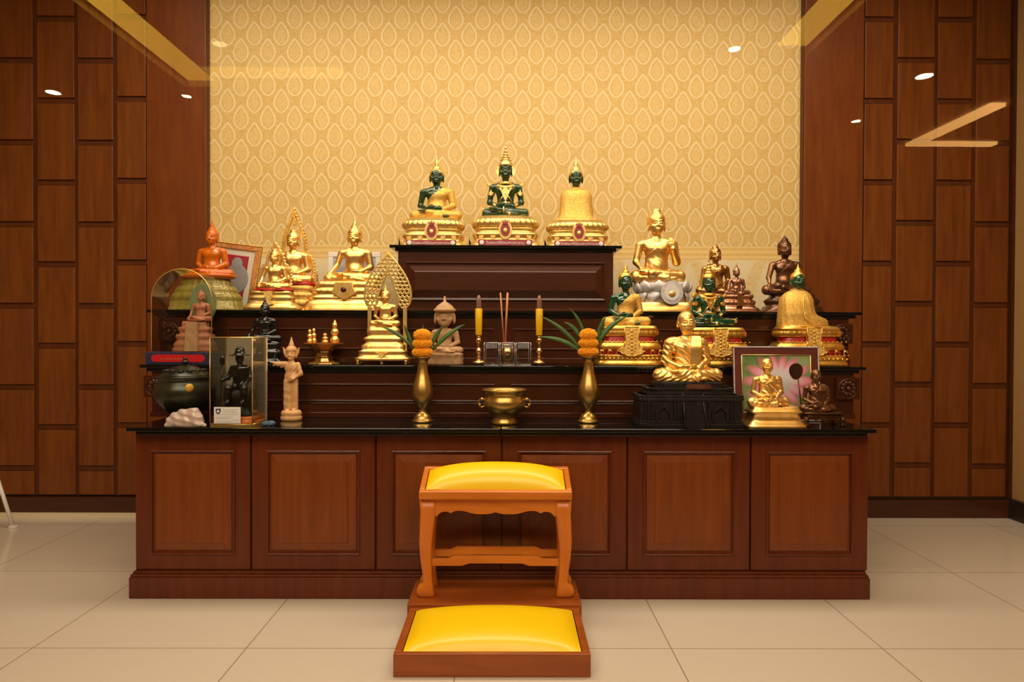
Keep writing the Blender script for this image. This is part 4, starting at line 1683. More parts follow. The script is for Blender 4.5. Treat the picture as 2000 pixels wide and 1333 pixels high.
# gold statue with flaming aureole
def sdf2d(T, fn, x0, x1, z0, z1, th, h, name, mat, par=None, y=0):
    """flat openwork plate cut from a 2-D field; fn(X,Z)->distance, x,z in pixels"""
    S = SDF((x0, -th / 2 - 3 * h, z0), (x1, th / 2 + 3 * h, z1), h)
    X, Y, Z = S.grid()
    d2 = fn(X, Z)
    S.d = (np.maximum(d2 + 0 * Y, np.abs(Y) - th / 2 + 0 * d2)).astype(np.float32)

    def xf(v):
        o = v.copy()
        o[:, 1] += y
        return o * T.s
    return S.mesh(name, mat, par or T.root, xf)


def aureole(T, cx, ytip, yneck, ybot, wn, wb, band, mat, y, h=.9):
    """pointed flame arch that widens below the shoulders"""
    zt_, zn, zb_ = T.z(ytip), T.z(yneck), T.z(ybot)
    x0 = T.x(cx)

    def prof(Z, k):
        # half width of the outline at height Z
        t = np.clip((zt_ - Z) / (zt_ - zn), 0, 1)
        up = (wn - k) * np.sin(np.clip(t * 1.02, 0, 1) * PI / 2) ** 1.25
        q = np.clip((zn - Z) / (zn - zb_), 0, 1)
        lowp = (wn - k) + (wb - wn) * np.sin(np.clip(q * 2.2, 0, 1) * PI / 2)
        return np.where(Z > zn, up, lowp)

    def fn(X, Z):
        ax = np.abs(X - x0)
        fl = 3.4 * (np.abs(((Z * .17 + ax * .05) % 1.0) - .15))
        out = ax - prof(Z, 0) - fl
        inn = prof(Z + band * 1.2, band) - ax
        d = np.maximum(out, inn) * .8
        tip = np.maximum(ax - (.6 + (zt_ + 1 - Z) * .085), np.maximum(Z - zt_ - 1, zt_ - 34 - Z))
        d = np.minimum(d, tip)
        return np.maximum(d, np.maximum(Z - zt_ - 1, zb_ - Z))
    o = sdf2d(T, fn, x0 - wb - 8, x0 + wb + 8, zb_ - 2, zt_ + 4, 4.0, h, 'flame_aureole', mat, y=y)
    return o


T = Thing('golden_buddha_statue', 'large golden Buddha statue with pointed flame aureole, left on the second ledge', 'statue', 572, 608, 3.92, T2Z)
figure(T, 571, 552, 451, 'gold', kn=.33, sx=1.0, right='earth', h=.0075)
aureole(T, 571, 402, 485, 552, 24, 39, 5, 'gold_deep', 14)
z = T.z
T.put(MB().loft([(z(556), 42), (z(552), 44), (z(549), 40)], 0, 2, 64, 2.6, .55), 'red_seat', 'red')
T.put(MB().loft([(0, 44), (5, 46), (9, 40), (14, 46, .05, 30), (20, 50, .06, 30), (24, 44), (27, 40), (31, 47, .05, 30), (37, 46, .05, 30), (41, 38), (44, 44), (50, 43), (53, 40)], 0, 2, 120, 3.2, .55), 'pedestal', 'gold_carved')
mb = MB()
mb.lathe([(0, 5), (2, 5), (4, 2.4), (24, 2), (40, 3), (44, 6), (48, 3), (60, 2.4), (74, 1.6), (90, .2)], 46, 4, 12)
for k in range(5):
    mb.ball((44 + k * 2.4, -1, 48 + (k % 2) * 7), (3.2, 2.6, 3.6), 8, 6)
T.put(mb, 'side_naga_ornament', 'bronze_gold')

T = Thing('golden_buddha_statue', 'small golden Buddha statue with aureole, in front of the larger one at its left', 'statue', 532, 609, 3.66, T2Z)
figure(T, 535, 567, 492, 'gold', kn=.355, sx=1.0, right='earth', h=.0085)
aureole(T, 535, 472, 512, 563, 18, 31, 4, 'gold', 11, .8)
z = T.z
T.put(MB().loft([(z(570), 37), (z(567), 38), (z(565), 34)], T.x(535), 2, 64, 2.6, .5), 'red_seat', 'red')
T.put(MB().loft([(0, 53), (9, 53), (10.5, 50), (13, 47), (14, 44), (23, 40), (24, 42), (27, 43), (28, 40), (33, 37), (34, 40), (39, 38)], 0, 2, 80, 6, .42), 'pedestal', 'gold_pale')
T.put(MB().prism([(-9, 38), (9, 38), (5, 20), (8, 14), (0, 9), (-8, 14), (-5, 20)][::-1], -24, -10), 'front_flap', 'gold_carved')

# broad gold statue touching the earth
T = Thing('golden_buddha_statue', 'broad golden Buddha statue, one hand over its knee, in front of the white frame', 'statue', 680, 608, 3.78, T2Z)
figure(T, 691, 551, 443, 'gold', kn=.43, sx=1.02, right='earth', flame=423, h=.0068)
z = T.z
rows = [(0, 80), (3, 80), (20, 76), (21, 71), (24, 70), (25, 73), (28, 72), (30, 66), (34, 63), (35, 66, .02, 46), (39, 68, .03, 46), (43, 66, .02, 46), (44, 60), (46, 58), (48, 61, .02, 40), (54, 60, .02, 40), (57.5, 57)]
T.put(MB().loft([(a * z(550) / 57, *r) for a, *r in rows], 0, 3, 184, 6, .50), 'pedestal', 'gold')
zz = z(551)
T.put(MB().prism([(-16, zz - 1), (16, zz - 1), (19, zz - 12), (24, zz - 20), (10, zz - 30), (0, zz - 34), (-10, zz - 30), (-24, zz - 20), (-19, zz - 12)][::-1], -37, -25), 'front_flap', 'gold', bevel=1)
m = MB().lathe([(0, 5.5), (1.5, 5), (1.8, 3), (2.5, .5)], n=16)
m.v = [(a, -37 - c, b_ + zz - 15) for a, b_, c in m.v]
T.put(m, 'seal', 'bronze_dark')

# openwork aureole statue on the lower step
T = Thing('golden_buddha_statue', 'slender golden Buddha statue under a tall openwork leaf-shaped arch on two posts', 'statue', 749, 710, 3.365, T1Z)
figure(T, 752, 636, 566, 'gold', kn=.33, sx=1.02, flame=552, h=.0085)
z = T.z


def leaf_arch(X, Z):
    xc, x = T.x(754), np.abs(X - T.x(754))
    zt_, zw, zb_ = z(488), z(575), z(601)
    t = np.clip((zt_ - Z) / (zt_ - zw), 0, 1)
    w = 48 * np.sin(t * PI / 2) ** .95 * (.88 + .12 * np.cos(t * 0))
    q = np.clip((zw - Z) / (zw - zb_), 0, 1.2)
    lob = np.sqrt(np.maximum(1 - q ** 2, 0))
    outer = np.where(Z > zw, x - w, np.abs(x - 32) - 16 * lob)
    op = x - 18 * np.clip((z(533) - Z) / 45, 0, 1) ** .75
    d = np.maximum(outer, -(op + 0 * Z)) * .75
    rim = np.abs(d + 1.8) - 1.5
    u, v = (X + 200) / 8.5, (Z + 100) / 7.5
    row = np.floor(v)
    uu, vv = (u + .5 * (row % 2)) % 1 - .5, v % 1 - .5
    ang = np.sin(X * .31 + Z * .5)
    rr = np.sqrt((uu * 8.5) ** 2 + (vv * 7.5) ** 2)
    hole = rr - 2.1 - .8 * np.sin(3 * np.arctan2(vv, uu) + row)
    lace = np.maximum(d, -hole)
    return np.minimum(lace, np.maximum(rim, d))


sdf2d(T, leaf_arch, T.x(700), T.x(808), z(606), z(485), 3.0, .8, 'openwork_arch', 'gold_pale', y=19)
for px in (718, 788):
    T.put(MB().box(T.x(px) - 4, T.x(px) + 4, 17, 21, 8, z(596)), 'arch_post', 'gold_pale', bevel=.8)
rows = [(8, 52), (9, 53), (13, 53), (15, 49), (16, 47), (24, 46), (25, 47.5), (27, 46), (28, 42), (32, 40, .03, 36), (37, 41, .03, 36), (40, 37), (43, 34), (46, 33), (47, 37, .02, 30), (52, 37, .02, 30), (54, 32), (56, 29), (59, 28), (60, 31), (65, 31, .03, 24), (69, 31), (71, 28), (74, 27)]
T.put(MB().loft([(a * z(636) / 74, *r) for a, *r in rows], 0, 0, 144, 5, .44), 'pedestal', 'gold')
T.put(MB().prism([(-12, 24), (12, 24), (5, 18), (0, 11), (-5, 18)][::-1], -24, -20), 'front_flap', 'gold_carved')
for sx in (-1, 0, 1):
    for sy in (-1, 1):
        if sx == 0 and sy == 1:
            continue
        T.put(MB().lathe([(0, 1.6), (1, 3), (2.5, 3.4), (4.5, 2), (6, 3.2), (8, 3.4)], sx * 46, sy * 18, 12), 'foot', 'gold_pale')

# gold footed tray and gourd figures
TR_D, TR_X, TR_YB = 3.36, 632, 711
T = Thing('footed_offering_tray', 'gold and red footed offering tray holding small golden gourd figures', 'tray', TR_X, TR_YB, TR_D, T1Z)
T.put(MB().lathe([(0, 30), (1.5, 31), (3, 30), (4, 22), (6, 20)], 0, 0, 8, False), 'foot', 'gold')
T.put(MB().lathe([(6, 19), (12, 17), (13, 19), (15, 19), (16, 15), (22, 15), (23, 18), (26, 19)], 0, 0, 8, False), 'stem', 'bronze_gold')
T.put(MB().lathe([(26, 16), (29, 20), (34, 30), (38, 38), (40, 40), (41.5, 40), (41.5, 36)], 0, 0, 8, False), 'tray_bowl', 'frame_gold')
T.root.location.y = TR_D
trz = T1Z + 41.5 * T.s


def gourd(cx, dyy, h, n, label, r):
    G = Thing('gourd_figure', label, 'figurine', cx, 670, TR_D + dyy, trz, 'golden gourd figures on the footed tray')
    mb = MB()
    hh = [(.0, r * .62), (.03, r * .70)]
    T_ = G
    body = MB().lathe([(0, r * .75), (h * .03, r * .9), (h * .10, r), (h * .20, r * .92), (h * .28, r * .62), (h * .30, r * .60)], n=20)
    T_.put(body, 'base', 'gold')
    if n >= 2:
        T_.put(MB().ball((0, 0, h * .46), (r * .86, r * .8, h * .18), 18, 12), 'body', 'gold')
    T_.put(MB().ball((0, -.5, h * (.78 if n == 2 else .74)), (r * .60, r * .6, h * .14), 16, 10), 'head', 'gold')
    if n == 3:
        T_.put(MB().lathe([(h * .84, r * .4), (h * .88, r * .42), (h * .92, r * .2), (h * 1.0, .15)], n=14), 'finial', 'gold')
    return G


gourd(605, -.018, 29, 2, 'golden gourd figure at the left front of the footed tray', 6.5)
gourd(613, .032, 31, 2, 'golden gourd figure at the left back of the footed tray', 6.5)
gourd(635, -.01, 21, 2, 'shortest golden gourd figure, middle of the footed tray', 7)
gourd(654, .0, 46, 3, 'tallest golden gourd figure with pointed top, right on the footed tray', 9.5)

# ------------------------------------------------------------------ upper tier, right side
T = Thing('golden_buddha_statue', 'large golden Buddha statue with raised hand on a silver lotus base', 'statue', 1294, 609, 3.78, T2Z)
figure(T, 1283, 549, 411, 'gold', kn=.30, sx=1.0, left='raised', right='knee', flame=399, hs=1.0, h=.0062, folds=.0012)
z = T.z
T.put(MB().loft([(0, 57), (3, 57), (20, 54), (21, 50)], 0, 2, 96, 5, .62), 'base_band', 'gold')
lot = T.put(MB().loft([(20, 46), (34, 44), (40, 40), (46, 46), (56, 50), (59, 46), (61, 40)], 0, 2, 64, 2.6, .66), 'lotus_base', 'silver')
mb = MB()
for row, (zz0, zz1, rr, n, off) in enumerate(((20, 42, 52, 12, 0), (40, 63, 56, 12, .5))):
    for k in range(n):
        t = 2 * PI * (k + off) / n
        c, s_ = math.cos(t), math.sin(t)
        f = (abs(c) ** 2.6 + abs(s_) ** 2.6) ** (-1 / 2.6)
        bx_, by_ = rr * f * c, 2 + rr * f * s_ * .66
        w = 2 * PI * rr / n * .54
        tx, ty = -s_, c
        vs, fs = [], []
        NN = 8
        for i in range(NN + 1):
            v = i / NN
            ww = w * math.sin(PI * (.18 + .82 * v) ** .8) ** .7 if row else w * math.sin(PI * (1 - v * .82) ** .8 * .98) ** .7
            zc = zz0 + (zz1 - zz0) * v
            bulge = 4 * math.sin(PI * v) + (3 * v if row else 2 * (1 - v)) - 5
            for j in range(5):
                u = -1 + j / 2
                bb = bulge - 2.4 * u * u
                vs.append((bx_ + c * bb + tx * ww * u, by_ + s_ * bb + ty * ww * u, zc))
        for i in range(NN):
            for j in range(4):
                a = i * 5 + j
                fs.append((a, a + 1, a + 6, a + 5))
        mb.add(vs, fs, True)
o = mb.build('lotus_petals', 'silver', lot, T.s)
sm = o.modifiers.new('thickness', 'SOLIDIFY')
sm.thickness = 1.4 * T.s
medallion(T, 1303, 0, 570, 21, 23, -37, 'silver', 'white_paint', 'gold_pale', name='seal_plaque')

T = Thing('bronze_buddha_statue', 'gold-brown bronze Buddha statue partly hidden behind the crowned green statue', 'statue', 1398, 609, 3.98, T2Z)
figure(T, 1398, 569, 478, 'bronze_gold', kn=.36, sx=1.0, flame=468, h=.008)
T.put(MB().loft([(0, 50), (6, 50), (8, 44), (16, 40), (20, 46, .03, 30), (28, 46, .03, 30), (32, 38), (36, 44), (40, 42)], 0, 3, 96, 4, .5), 'pedestal', 'bronze_gold')

T = Thing('bronze_buddha_statue', 'smallest bronze Buddha statue, pinkish, on a dark tiered base between larger ones', 'statue', 1440, 611, 3.62, T2Z)
figure(T, 1439, 576, 524, 'bronze_pink', kn=.40, sx=1.0, flame=512, right='earth', h=.010)
T.put(MB().loft([(0, 44), (3, 44), (9, 39), (10, 35), (13, 33), (15, 32), (17, 33, .04, 34), (22, 34, .04, 34), (25, 28), (28, 28), (30, 31), (35, 29)], 0, 2, 136, 5, .42), 'pedestal', 'bronze_pink')
T.put(MB().prism([(-5, 34), (5, 34), (6, 12), (-6, 12)][::-1], -17, -12), 'front_flap', 'bronze_gold')

T = Thing('bronze_buddha_statue', 'dark brown bronze Buddha statue at the right end of the second ledge', 'statue', 1547, 610, 3.86, T2Z)
figure(T, 1534, 571, 466, 'bronze', hair='bronze_dark', kn=.37, sx=1.0, flame=454, right='earth', h=.0075)
T.put(MB().loft([(0, 60), (5, 61), (8, 57), (14, 54), (17, 47), (20, 48, .04, 34), (26, 51, .05, 34), (31, 46), (34, 42), (39, 42)], 0, 3, 136, 3.4, .5), 'pedestal', 'bronze_dark')

# ------------------------------------------------------------------ lower step, left side
# arched clear case
T = Thing('arched_display_case', 'clear arch-topped display case on a navy plinth with a red plaque, lower step left', 'display case', 370, 707, 3.36, T1Z)
z = T.z
pl = T.put(MB().box(-68, 52, -33, 33, 0, 23), 'plinth', 'navy', bevel=.8)
pq = T.put(MB().prism(smooth_curve([(-56, 12), (-54, 17), (-46, 19), (0, 19), (36, 19), (43, 16), (45, 12), (43, 7), (36, 5), (0, 5), (-46, 5), (-54, 7), (-56, 12)], 4)[:-1][::-1], -34.2, -33), 'plaque', 'red_plaque', pl)
mb = MB()
rr_ = random.Random(4)
for k in range(13):
    mb.box(-38 + k * 3.9, -38 + k * 3.9 + rr_.uniform(1.4, 2.4), -34.6, -34.2, 9.5, 9.5 + rr_.uniform(1.6, 3.0))
T.put(mb, 'gilt_lettering', 'gold_pale', pq)
arch = [(-57, 23), (-57, z(582))]
for k in range(25):
    t = PI - PI * k / 24
    arch.append((57 * math.cos(t), z(582) + 57 * math.sin(t)))
arch += [(57, 23)]
sh = [(a, 0, c) for a, c in arch]
vs = [(a, -31, c) for a, c in arch] + [(a, 31, c) for a, c in arch]
n = len(arch)
mb = MB()
mb.add(vs, [(i, i + 1, i + 1 + n, i + n) for i in range(n - 1)], True)
mb.add([(a, -31, c) for a, c in arch], [tuple(range(n))])
mb.add([(a, 31, c) for a, c in arch], [tuple(range(n))[::-1]])
o = mb.build('clear_cover', 'case_glass', T.root, T.s)
T.put(MB().tube([(a, -31, c) for a, c in arch], .8, 6), 'cover_edge', 'gold_pale')
CASE1_Z = T1Z + 23 * T.s
T = Thing('clay_buddha_statue', 'reddish clay Buddha statue on a stepped base inside the arched clear case', 'statue', 378, 684, 3.36, CASE1_Z)
figure(T, 390, 624, 567, 'clay', kn=.34, sx=1.0, right='earth', h=.009, yoff=.1)
rows = [(0, 49), (6, 48), (11, 44), (13, 46), (17, 44), (22, 39), (26, 38), (28, 41), (34, 40), (36, 33), (40, 33), (42, 36), (48, 35), (50, 28), (54, 29), (60, 27)]
T.put(MB().loft([(a, w * .87) for a, w in rows], 2, 5, 80, 4, .46), 'pedestal', 'clay')
T.put(MB().prism([(-6, 58), (14, 58), (16, 2), (-10, 2)][::-1], -17.5, -10), 'front_strip', 'sandstone')
T.put(MB().ball((9, 21, 96), (27, 2.5, 40), 28, 16), 'green_back_plate', simple('pale_green_translucent', (.20, .25, .12), .35), label='pale green oval back plate')

# black statue seen above the glass case
T = Thing('black_buddha_statue', 'black Buddha statue with tall spike, showing above the square glass case', 'statue', 516, 711, 3.365, T1Z)
figure(T, 516, 667, 594, 'black_gloss', kn=.40, sx=1.0, right='earth', flame=576, h=.008)
T.put(MB().loft([(0, 38), (6, 38), (9, 33), (14, 31), (18, 36), (26, 35), (30, 29), (36, 33), (44, 32)], 0, 2, 64, 3.4, .5), 'pedestal', 'black_gloss')

# sandstone head-heavy figure
T = Thing('sandstone_figure', 'pale brown stone seated figure with an oversized head, behind the left brass vase', 'statue', 870, 713, 3.365, T1Z)
figure(T, 868, 691, 598, 'sandstone', hair=False, robe='sandstone', kn=.33, sx=.95, hs=1.42, right='lap', h=.008, wide=1.42, folds=.002)
z = T.z
T.put(MB().lathe([(z(611), 18), (z(608), 22), (z(605), 21.5), (z(603), 18), (z(600), 17), (z(596), 12.5), (z(592), 6.5), (z(590), 3), (z(581), 2), (z(579), 1)], T.x(868), 4, 28), 'tiered_hat', 'sandstone')
T.put(MB().loft([(0, 34), (3, 35), (6, 33, .05, 14), (12, 34, .07, 14), (17, 33, .05, 14), (19, 35), (22, 34), (24, 30)], 0, 1, 112, 2.8, .62), 'rock_base', 'sandstone')


# candlesticks, candles
def candlestick(cx, label, yb):
    T = Thing('brass_candlestick', label, 'candlestick', cx, yb, 3.335, T1Z, 'turned brass candlesticks on the lower step')
    T.put(MB().lathe([(0, 10), (2, 11.5), (3, 13), (6, 13), (8, 11), (10, 6), (13, 4)], n=28), 'foot', 'brass_bright')
    T.put(MB().lathe([(13, 4), (15, 5), (17, 3), (20, 4), (25, 6), (29, 6.4), (32, 4), (34, 2), (36, 3.6), (38, 2.4), (40, 4), (46, 5.6), (51, 6), (52, 5)], n=24), 'stem', 'brass_bright')
    T.put(MB().lathe([(52, 3), (54, 5), (58, 3.2), (58, 2)], n=20), 'socket', 'brass')
    C = Thing('yellow_candle', label.replace('turned brass candlestick', 'yellow candle with brown clear cap standing in the candlestick'), 'candle', cx, yb - 58, 3.335, T1Z + 58 * T.s)
    C.s = T.s
    k = -1 if cx < 980 else 0
    C.put(MB().lathe([(0, 5.6), (1, 6.2), (30, 6.8), (51, 7.0), (52, 6.6)], n=24), 'wax_stick', 'wax')
    C.put(MB().lathe([(52, 4.8), (53, 5.2), (66, 4.8), (72, 4.4), (76, 3.2), (79, .4)], n=20), 'clear_cap', 'wax_cap', label='brown transparent cap')


candlestick(935, 'turned brass candlestick left of the small glasses', 713)
candlestick(1053, 'turned brass candlestick right of the small glasses', 714)

# brass incense cup and sticks
T = Thing('brass_incense_cup', 'small round brass cup behind the middle glass, holding incense sticks', 'cup', 991, 711, 3.395, T1Z)
T.put(MB().lathe([(0, 9), (1.5, 10), (4, 8), (7, 11), (14, 16.5), (22, 18.5), (28, 18), (33, 15), (36, 15.5), (38, 17.5), (40, 18), (40, 16.5), (37, 14.5), (30, 14), (29, .5)], n=36), 'cup', 'brass_bright')
cupz = T1Z + 29 * T.s
for (xa, xb, ya, yb_, r, lab) in ((985, 977, 668, 571, 1.3, 'thinner upright incense stick in the brass cup'), (986, 991, 668, 571, 1.9, 'thicker leaning incense stick in the brass cup')):
    I = Thing('incense_stick', lab, 'incense stick', xa, 682, 3.39, cupz + .001, 'incense sticks in the brass cup')
    tip = (xb - xa, 0 if r < 1.5 else 3, 682 - yb_)
    I.put(MB().tube([(0, 0, 0), (tip[0] * .12, 0, 14)], r * .5, 8), 'bare_stick_end', 'red')
    I.put(MB().tube([(tip[0] * .12, 0, 14), tip], [r, r * 1.15], 8), 'incense_coating', 'incense')


# three glasses
def tumbler(cx, label, yb):
    T = Thing('square_glass', label, 'glass', cx, yb, 3.315, T1Z, 'small square drinking glasses')
    w, h, t = 14.5, 44, 1.6
    mb = MB().loft([(0, w * .96), (1, w), (h, w), (h + .6, w - .6), (h, w - t), (5, w - t), (4.4, w - t - 1), (4.4, .5)], 0, 0, 40, 9, 1.0)
    T.put(mb, 'tumbler', 'tumbler')
    m = MB()
    for zz in (h + .2, .9):
        pts = [((w - .4) * x, (w - .4) * y, zz) for x, y in ((-.94, -1), (.94, -1), (1, -.94), (1, .94), (.94, 1), (-.94, 1), (-1, .94), (-1, -.94), (-.94, -1))]
        m.tube(pts, .55, 6)
    for x in (-1, 1):
        m.tube([(x * (w - .4), -(w - .4), 1), (x * (w - .4), -(w - .4), h)], .45, 6)
    T.put(m, 'rim_edge', simple('glass_edge_highlight_%d' % cx, (.55, .52, .46), .08, .6))
    return T


tumbler(960, 'small clear square glass, left of three', 712)
tumbler(991, 'small clear square glass, middle of three, before the brass cup', 713)
tumbler(1022, 'small clear square glass, right of three', 713)


# ------------------------------------------------------------------ on the counter
def vase(cx, yb, yt, label, flabel, lean=0, k=0):
    depth = 3.115
    T = Thing('brass_vase', label, 'vase', cx, yb, depth, TOP_Z, 'tall brass altar vases')
    prof = [(0, 20), (1.5, 21), (4, 20), (6, 17.5), (9, 16.5), (14, 14), (17, 10), (20, 7.5), (22, 8), (24, 7), (28, 9), (34, 14), (42, 18.5), (50, 20.6), (58, 21), (66, 20), (76, 17.5), (88, 13.5), (100, 10.5), (110, 9.3), (117, 9.2), (121, 10.5), (124, 14), (126, 17), (127, 17),
            (126, 14), (122, 9), (112, 7.8)]
    sc = (yb - yt) / 127
    T.put(MB().lathe([(a * sc, r) for a, r in prof], n=48), 'body', 'brass')
    top = TOP_Z + 127 * sc * T.s
    G = Thing('marigold_garland', flabel, 'flowers', cx, yt, depth, top + .0035)
    G.s = T.s
    rr = random.Random(cx)
    for zz, w, hh in ((8, 22.5, 11.5), (25, 21, 12), (41, 19, 13)):
        mb = MB()
        mb.ball((0, 0, zz), (w * .8, w * .8, hh * .85), 16, 10)
        n = 420
        for i in range(n):
            ph = math.acos(1 - 2 * (i + .5) / n)
            th = PI * (1 + 5 ** .5) * i
            e = 1.0 + rr.uniform(-.05, .06)
            p = (w * .86 * math.sin(ph) * math.cos(th) * e, w * .86 * math.sin(ph) * math.sin(th) * e, zz + hh * .88 * math.cos(ph) * e)
            q = rr.uniform(1.2, 1.9)
            mb.ball(p, (q, q, q * .7), 5, 3)
        G.put(mb, 'marigold_head', 'marigold')
    return T, G


def leaf(G, p0, p1, bow, w, name='blade_leaf'):
    p0, p1 = Vector(p0), Vector(p1)
    n = 14
    mid = (p0 + p1) / 2 + Vector(bow)
    vs, fs = [], []
    pts = [(p0 * (1 - t) ** 2 + mid * 2 * t * (1 - t) + p1 * t * t) for t in [i / n for i in range(n + 1)]]
    for i, p in enumerate(pts):
        d = (pts[min(i + 1, n)] - pts[max(i - 1, 0)]).normalized()
        sd = d.cross(Vector((0, -1, .35))).normalized()
        t = i / n
        ww = w * (math.sin(PI * min(t * .9 + .12, 1)) ** .8) + .15
        up = sd.cross(d).normalized()
        vs += [p - sd * ww, p + up * ww * .25, p + sd * ww]
    for i in range(n):
        a = i * 3
        fs += [(a, a + 1, a + 4, a + 3), (a + 1, a + 2, a + 5, a + 4)]
    mb = MB()
    mb.add(vs, fs, True)
    o = mb.build(name, 'leaf', G.root, G.s)
    s = o.modifiers.new('thickness', 'SOLIDIFY')
    s.thickness = .7 * G.s
    return o


T, G = vase(825, 827, 700, 'tall brass vase on the left of the counter', 'stacked orange marigolds with thin green leaves in the left brass vase')
L = lambda a, b_: (a - 825, 2, 700 - b_)
leaf(G, L(812, 690), L(742, 643), (0, -2, 18), 3.4)
leaf(G, L(811, 688), L(789, 638), (-4, 3, 2), 3.6)
leaf(G, L(822, 676), L(826, 638), (0, 6, 0), 4)
leaf(G, L(840, 684), L(868, 638), (-4, 2, 4), 4.4)
leaf(G, L(842, 690), L(908, 637), (2, -4, 12), 4.6)
leaf(G, L(842, 688), L(884, 655), (0, 6, 4), 3.6)
T, G = vase(1149, 829, 700, 'tall brass vase on the right of the counter', 'stacked orange marigolds with long green leaves in the right brass vase')
L = lambda a, b_: (a - 1149, 2, 700 - b_)
leaf(G, L(1134, 692), L(1050, 664), (6, -3, 16), 4.4)
leaf(G, L(1134, 688), L(1052, 621), (14, 3, 8), 4.2)
leaf(G, L(1138, 672), L(1101, 634), (4, 4, 12), 4.2)
leaf(G, L(1143, 664), L(1112, 607), (6, 5, 8), 3.2)
leaf(G, L(1166, 672), L(1184, 622), (-4, 4, 4), 4.4)
leaf(G, L(1168, 676), L(1228, 622), (-6, -3, 16), 4.4)
leaf(G, L(1168, 672), L(1205, 630), (-2, 3, 6), 3.6)

# brass bowl
T = Thing('brass_incense_bowl', 'round brass bowl with two small ring handles at the centre of the counter', 'bowl', 985, 829, 3.06, TOP_Z)
T.put(MB().lathe([(0, 25), (2, 26), (5, 25), (10, 22.5), (14, 22), (17, 24), (20, 27), (26, 34), (32, 38.5), (40, 41), (47, 40), (52, 37), (56, 36), (60, 37.5), (64, 41.5), (66, 43), (67.5, 43), (67.5, 40), (63, 36), (56, 33), (50, 33), (49, .5)], n=64), 'bowl', 'brass')
T.put(MB().lathe([(52, 33), (53.5, 30), (54, 10), (54, .5)], n=32), 'ash_fill', 'sandstone', label='pale ash')
for s in (-1, 1):
    m = MB()
    m.torus((s * 44, 0, 40), 6.5, 2, 'Y', 20, 8, 1.2)
    m.ball((s * 43, -2, 48), (5, 3.5, 3.5), 10, 6)
    m.ball((s * 48, -2, 36), (3, 2.5, 4), 10, 6)
    T.put(m, 'handle', 'brass')

# dark lidded urn
T = Thing('lidded_urn', 'big dark round lidded urn with a yellow sticker at the left end of the counter', 'urn', 362, 824, 3.105, TOP_Z)
T.put(MB().lathe([(0, 26), (3, 27), (10, 24), (16, 26), (24, 36), (36, 47), (48, 55), (58, 57), (68, 55), (76, 50), (82, 47), (84, 49), (88, 50), (90, 49)], n=64), 'body', 'urn')
m = MB().lathe([(90, 47), (92, 45), (98, 38), (102, 30), (106, 22), (108, 14), (110, 5), (112, 3)], n=48)
for k in range(14):
    t = 2 * PI * k / 14
    m.torus((34 * math.cos(t), 34 * math.sin(t), 101), 5, 1.4, 'Z', 12, 6)
ld = T.put(m, 'lid', 'urn')
T.put(MB().ball((0, 0, 116), (7, 7, 5), 14, 8).ball((0, 0, 122), (4, 4, 5), 12, 8), 'lid_knob', 'urn', ld)
T.put(MB().tube([(50 * math.cos(t), 50 * math.sin(t) - 0, 66 + 2 * math.sin(9 * t)) for t in [2 * PI * i / 72 for i in range(73)]], 2.5, 6), 'relief_band', 'urn')
m = MB().lathe([(0, 7.5), (1, 7.5), (1, .5)], n=20)
a_ = R(-57)
m.v = [((56.2 + c) * math.cos(a_) - a * math.sin(a_), (56.2 + c) * math.sin(a_) + a * math.cos(a_), b_ + 70) for a, b_, c in m.v]
T.put(m, 'round_sticker', 'sticker', label='round yellow sticker')
for s in (-1, 1):
    T.put(MB().torus((s * 57, 0, 66), 8, 2.4, 'Y', 20, 8, 1.3), 'handle', 'urn')

# bag of powder
T = Thing('plastic_bag', 'clear plastic bag of pale powder lying in front of the dark urn', 'bag', 364, 829, 2.945, TOP_Z)
S = SDF((-46, -16, 0), (46, 16, 46), 1.0)
S.ell((-4, 0, 10), (36, 11, 14), 8)
S.ell((12, 0, 16), (20, 9, 16), 10)
S.ell((-16, 0, 16), (18, 9, 14), 8)
S.cap((-10, 1, 26), (16, 1, 29), 8, 9, 6)
S.cap((-36, -6, 4), (38, -6, 4), 4, 4, 5)
X, Y, Z = S.grid()
S.d = S.d + 1.1 * np.sin(X * .25 + Z * .3) * np.sin(X * .1 - Z * .2 + Y * .2) + .25 * np.abs(np.sin(X * .5 - Z * .45))
S.d = np.maximum(S.d, 1.2 - Z)
S.mesh('bag_body', 'bag', T.root, lambda v: (v - np.array([0, 0, 1.2])) * T.s)

# square glass case with the dark seated figures
T = Thing('square_display_case', 'square clear display case with brass edges and a white card, left on the counter', 'display case', 472, 824, 3.03, TOP_Z)
T.root.location.x = at(456, 824, 2.965).x
z = T.z
x0_, x1_, y0_, y1_, zt1 = -40, 40, -38, 38, 168
T.put(MB().box(x0_, x1_, y0_, y1_, 0, 4), 'base_plate', 'gold_pale', bevel=.5)
T.put(MB().box(x0_ + .6, x1_ - .6, y1_ - 1.6, y1_ - .6, 4, zt1), 'mirror_back', 'mirror')
T.put(MB().box(x0_ + .6, x0_ + 1.6, y0_ + 1.6, y1_ - 2, 4, zt1), 'side_pane', 'case_glass')
T.put(MB().box(x1_ - 1.6, x1_ - .6, y0_ + 1.6, y1_ - 2, 4, zt1), 'side_pane', 'case_glass')
T.put(MB().box(x0_ + .6, x1_ - .6, y0_ + .6, y0_ + 1.4, 4, zt1), 'front_pane', 'case_glass')
T.put(MB().box(x0_, x1_, y0_, y1_, zt1, zt1 + 1.4), 'top_pane', 'case_glass')
mb = MB()
for x in (x0_, x1_):
    for y in (y0_, y1_):
        mb.tube([(x, y, 0), (x, y, zt1 + 1)], .8, 6)
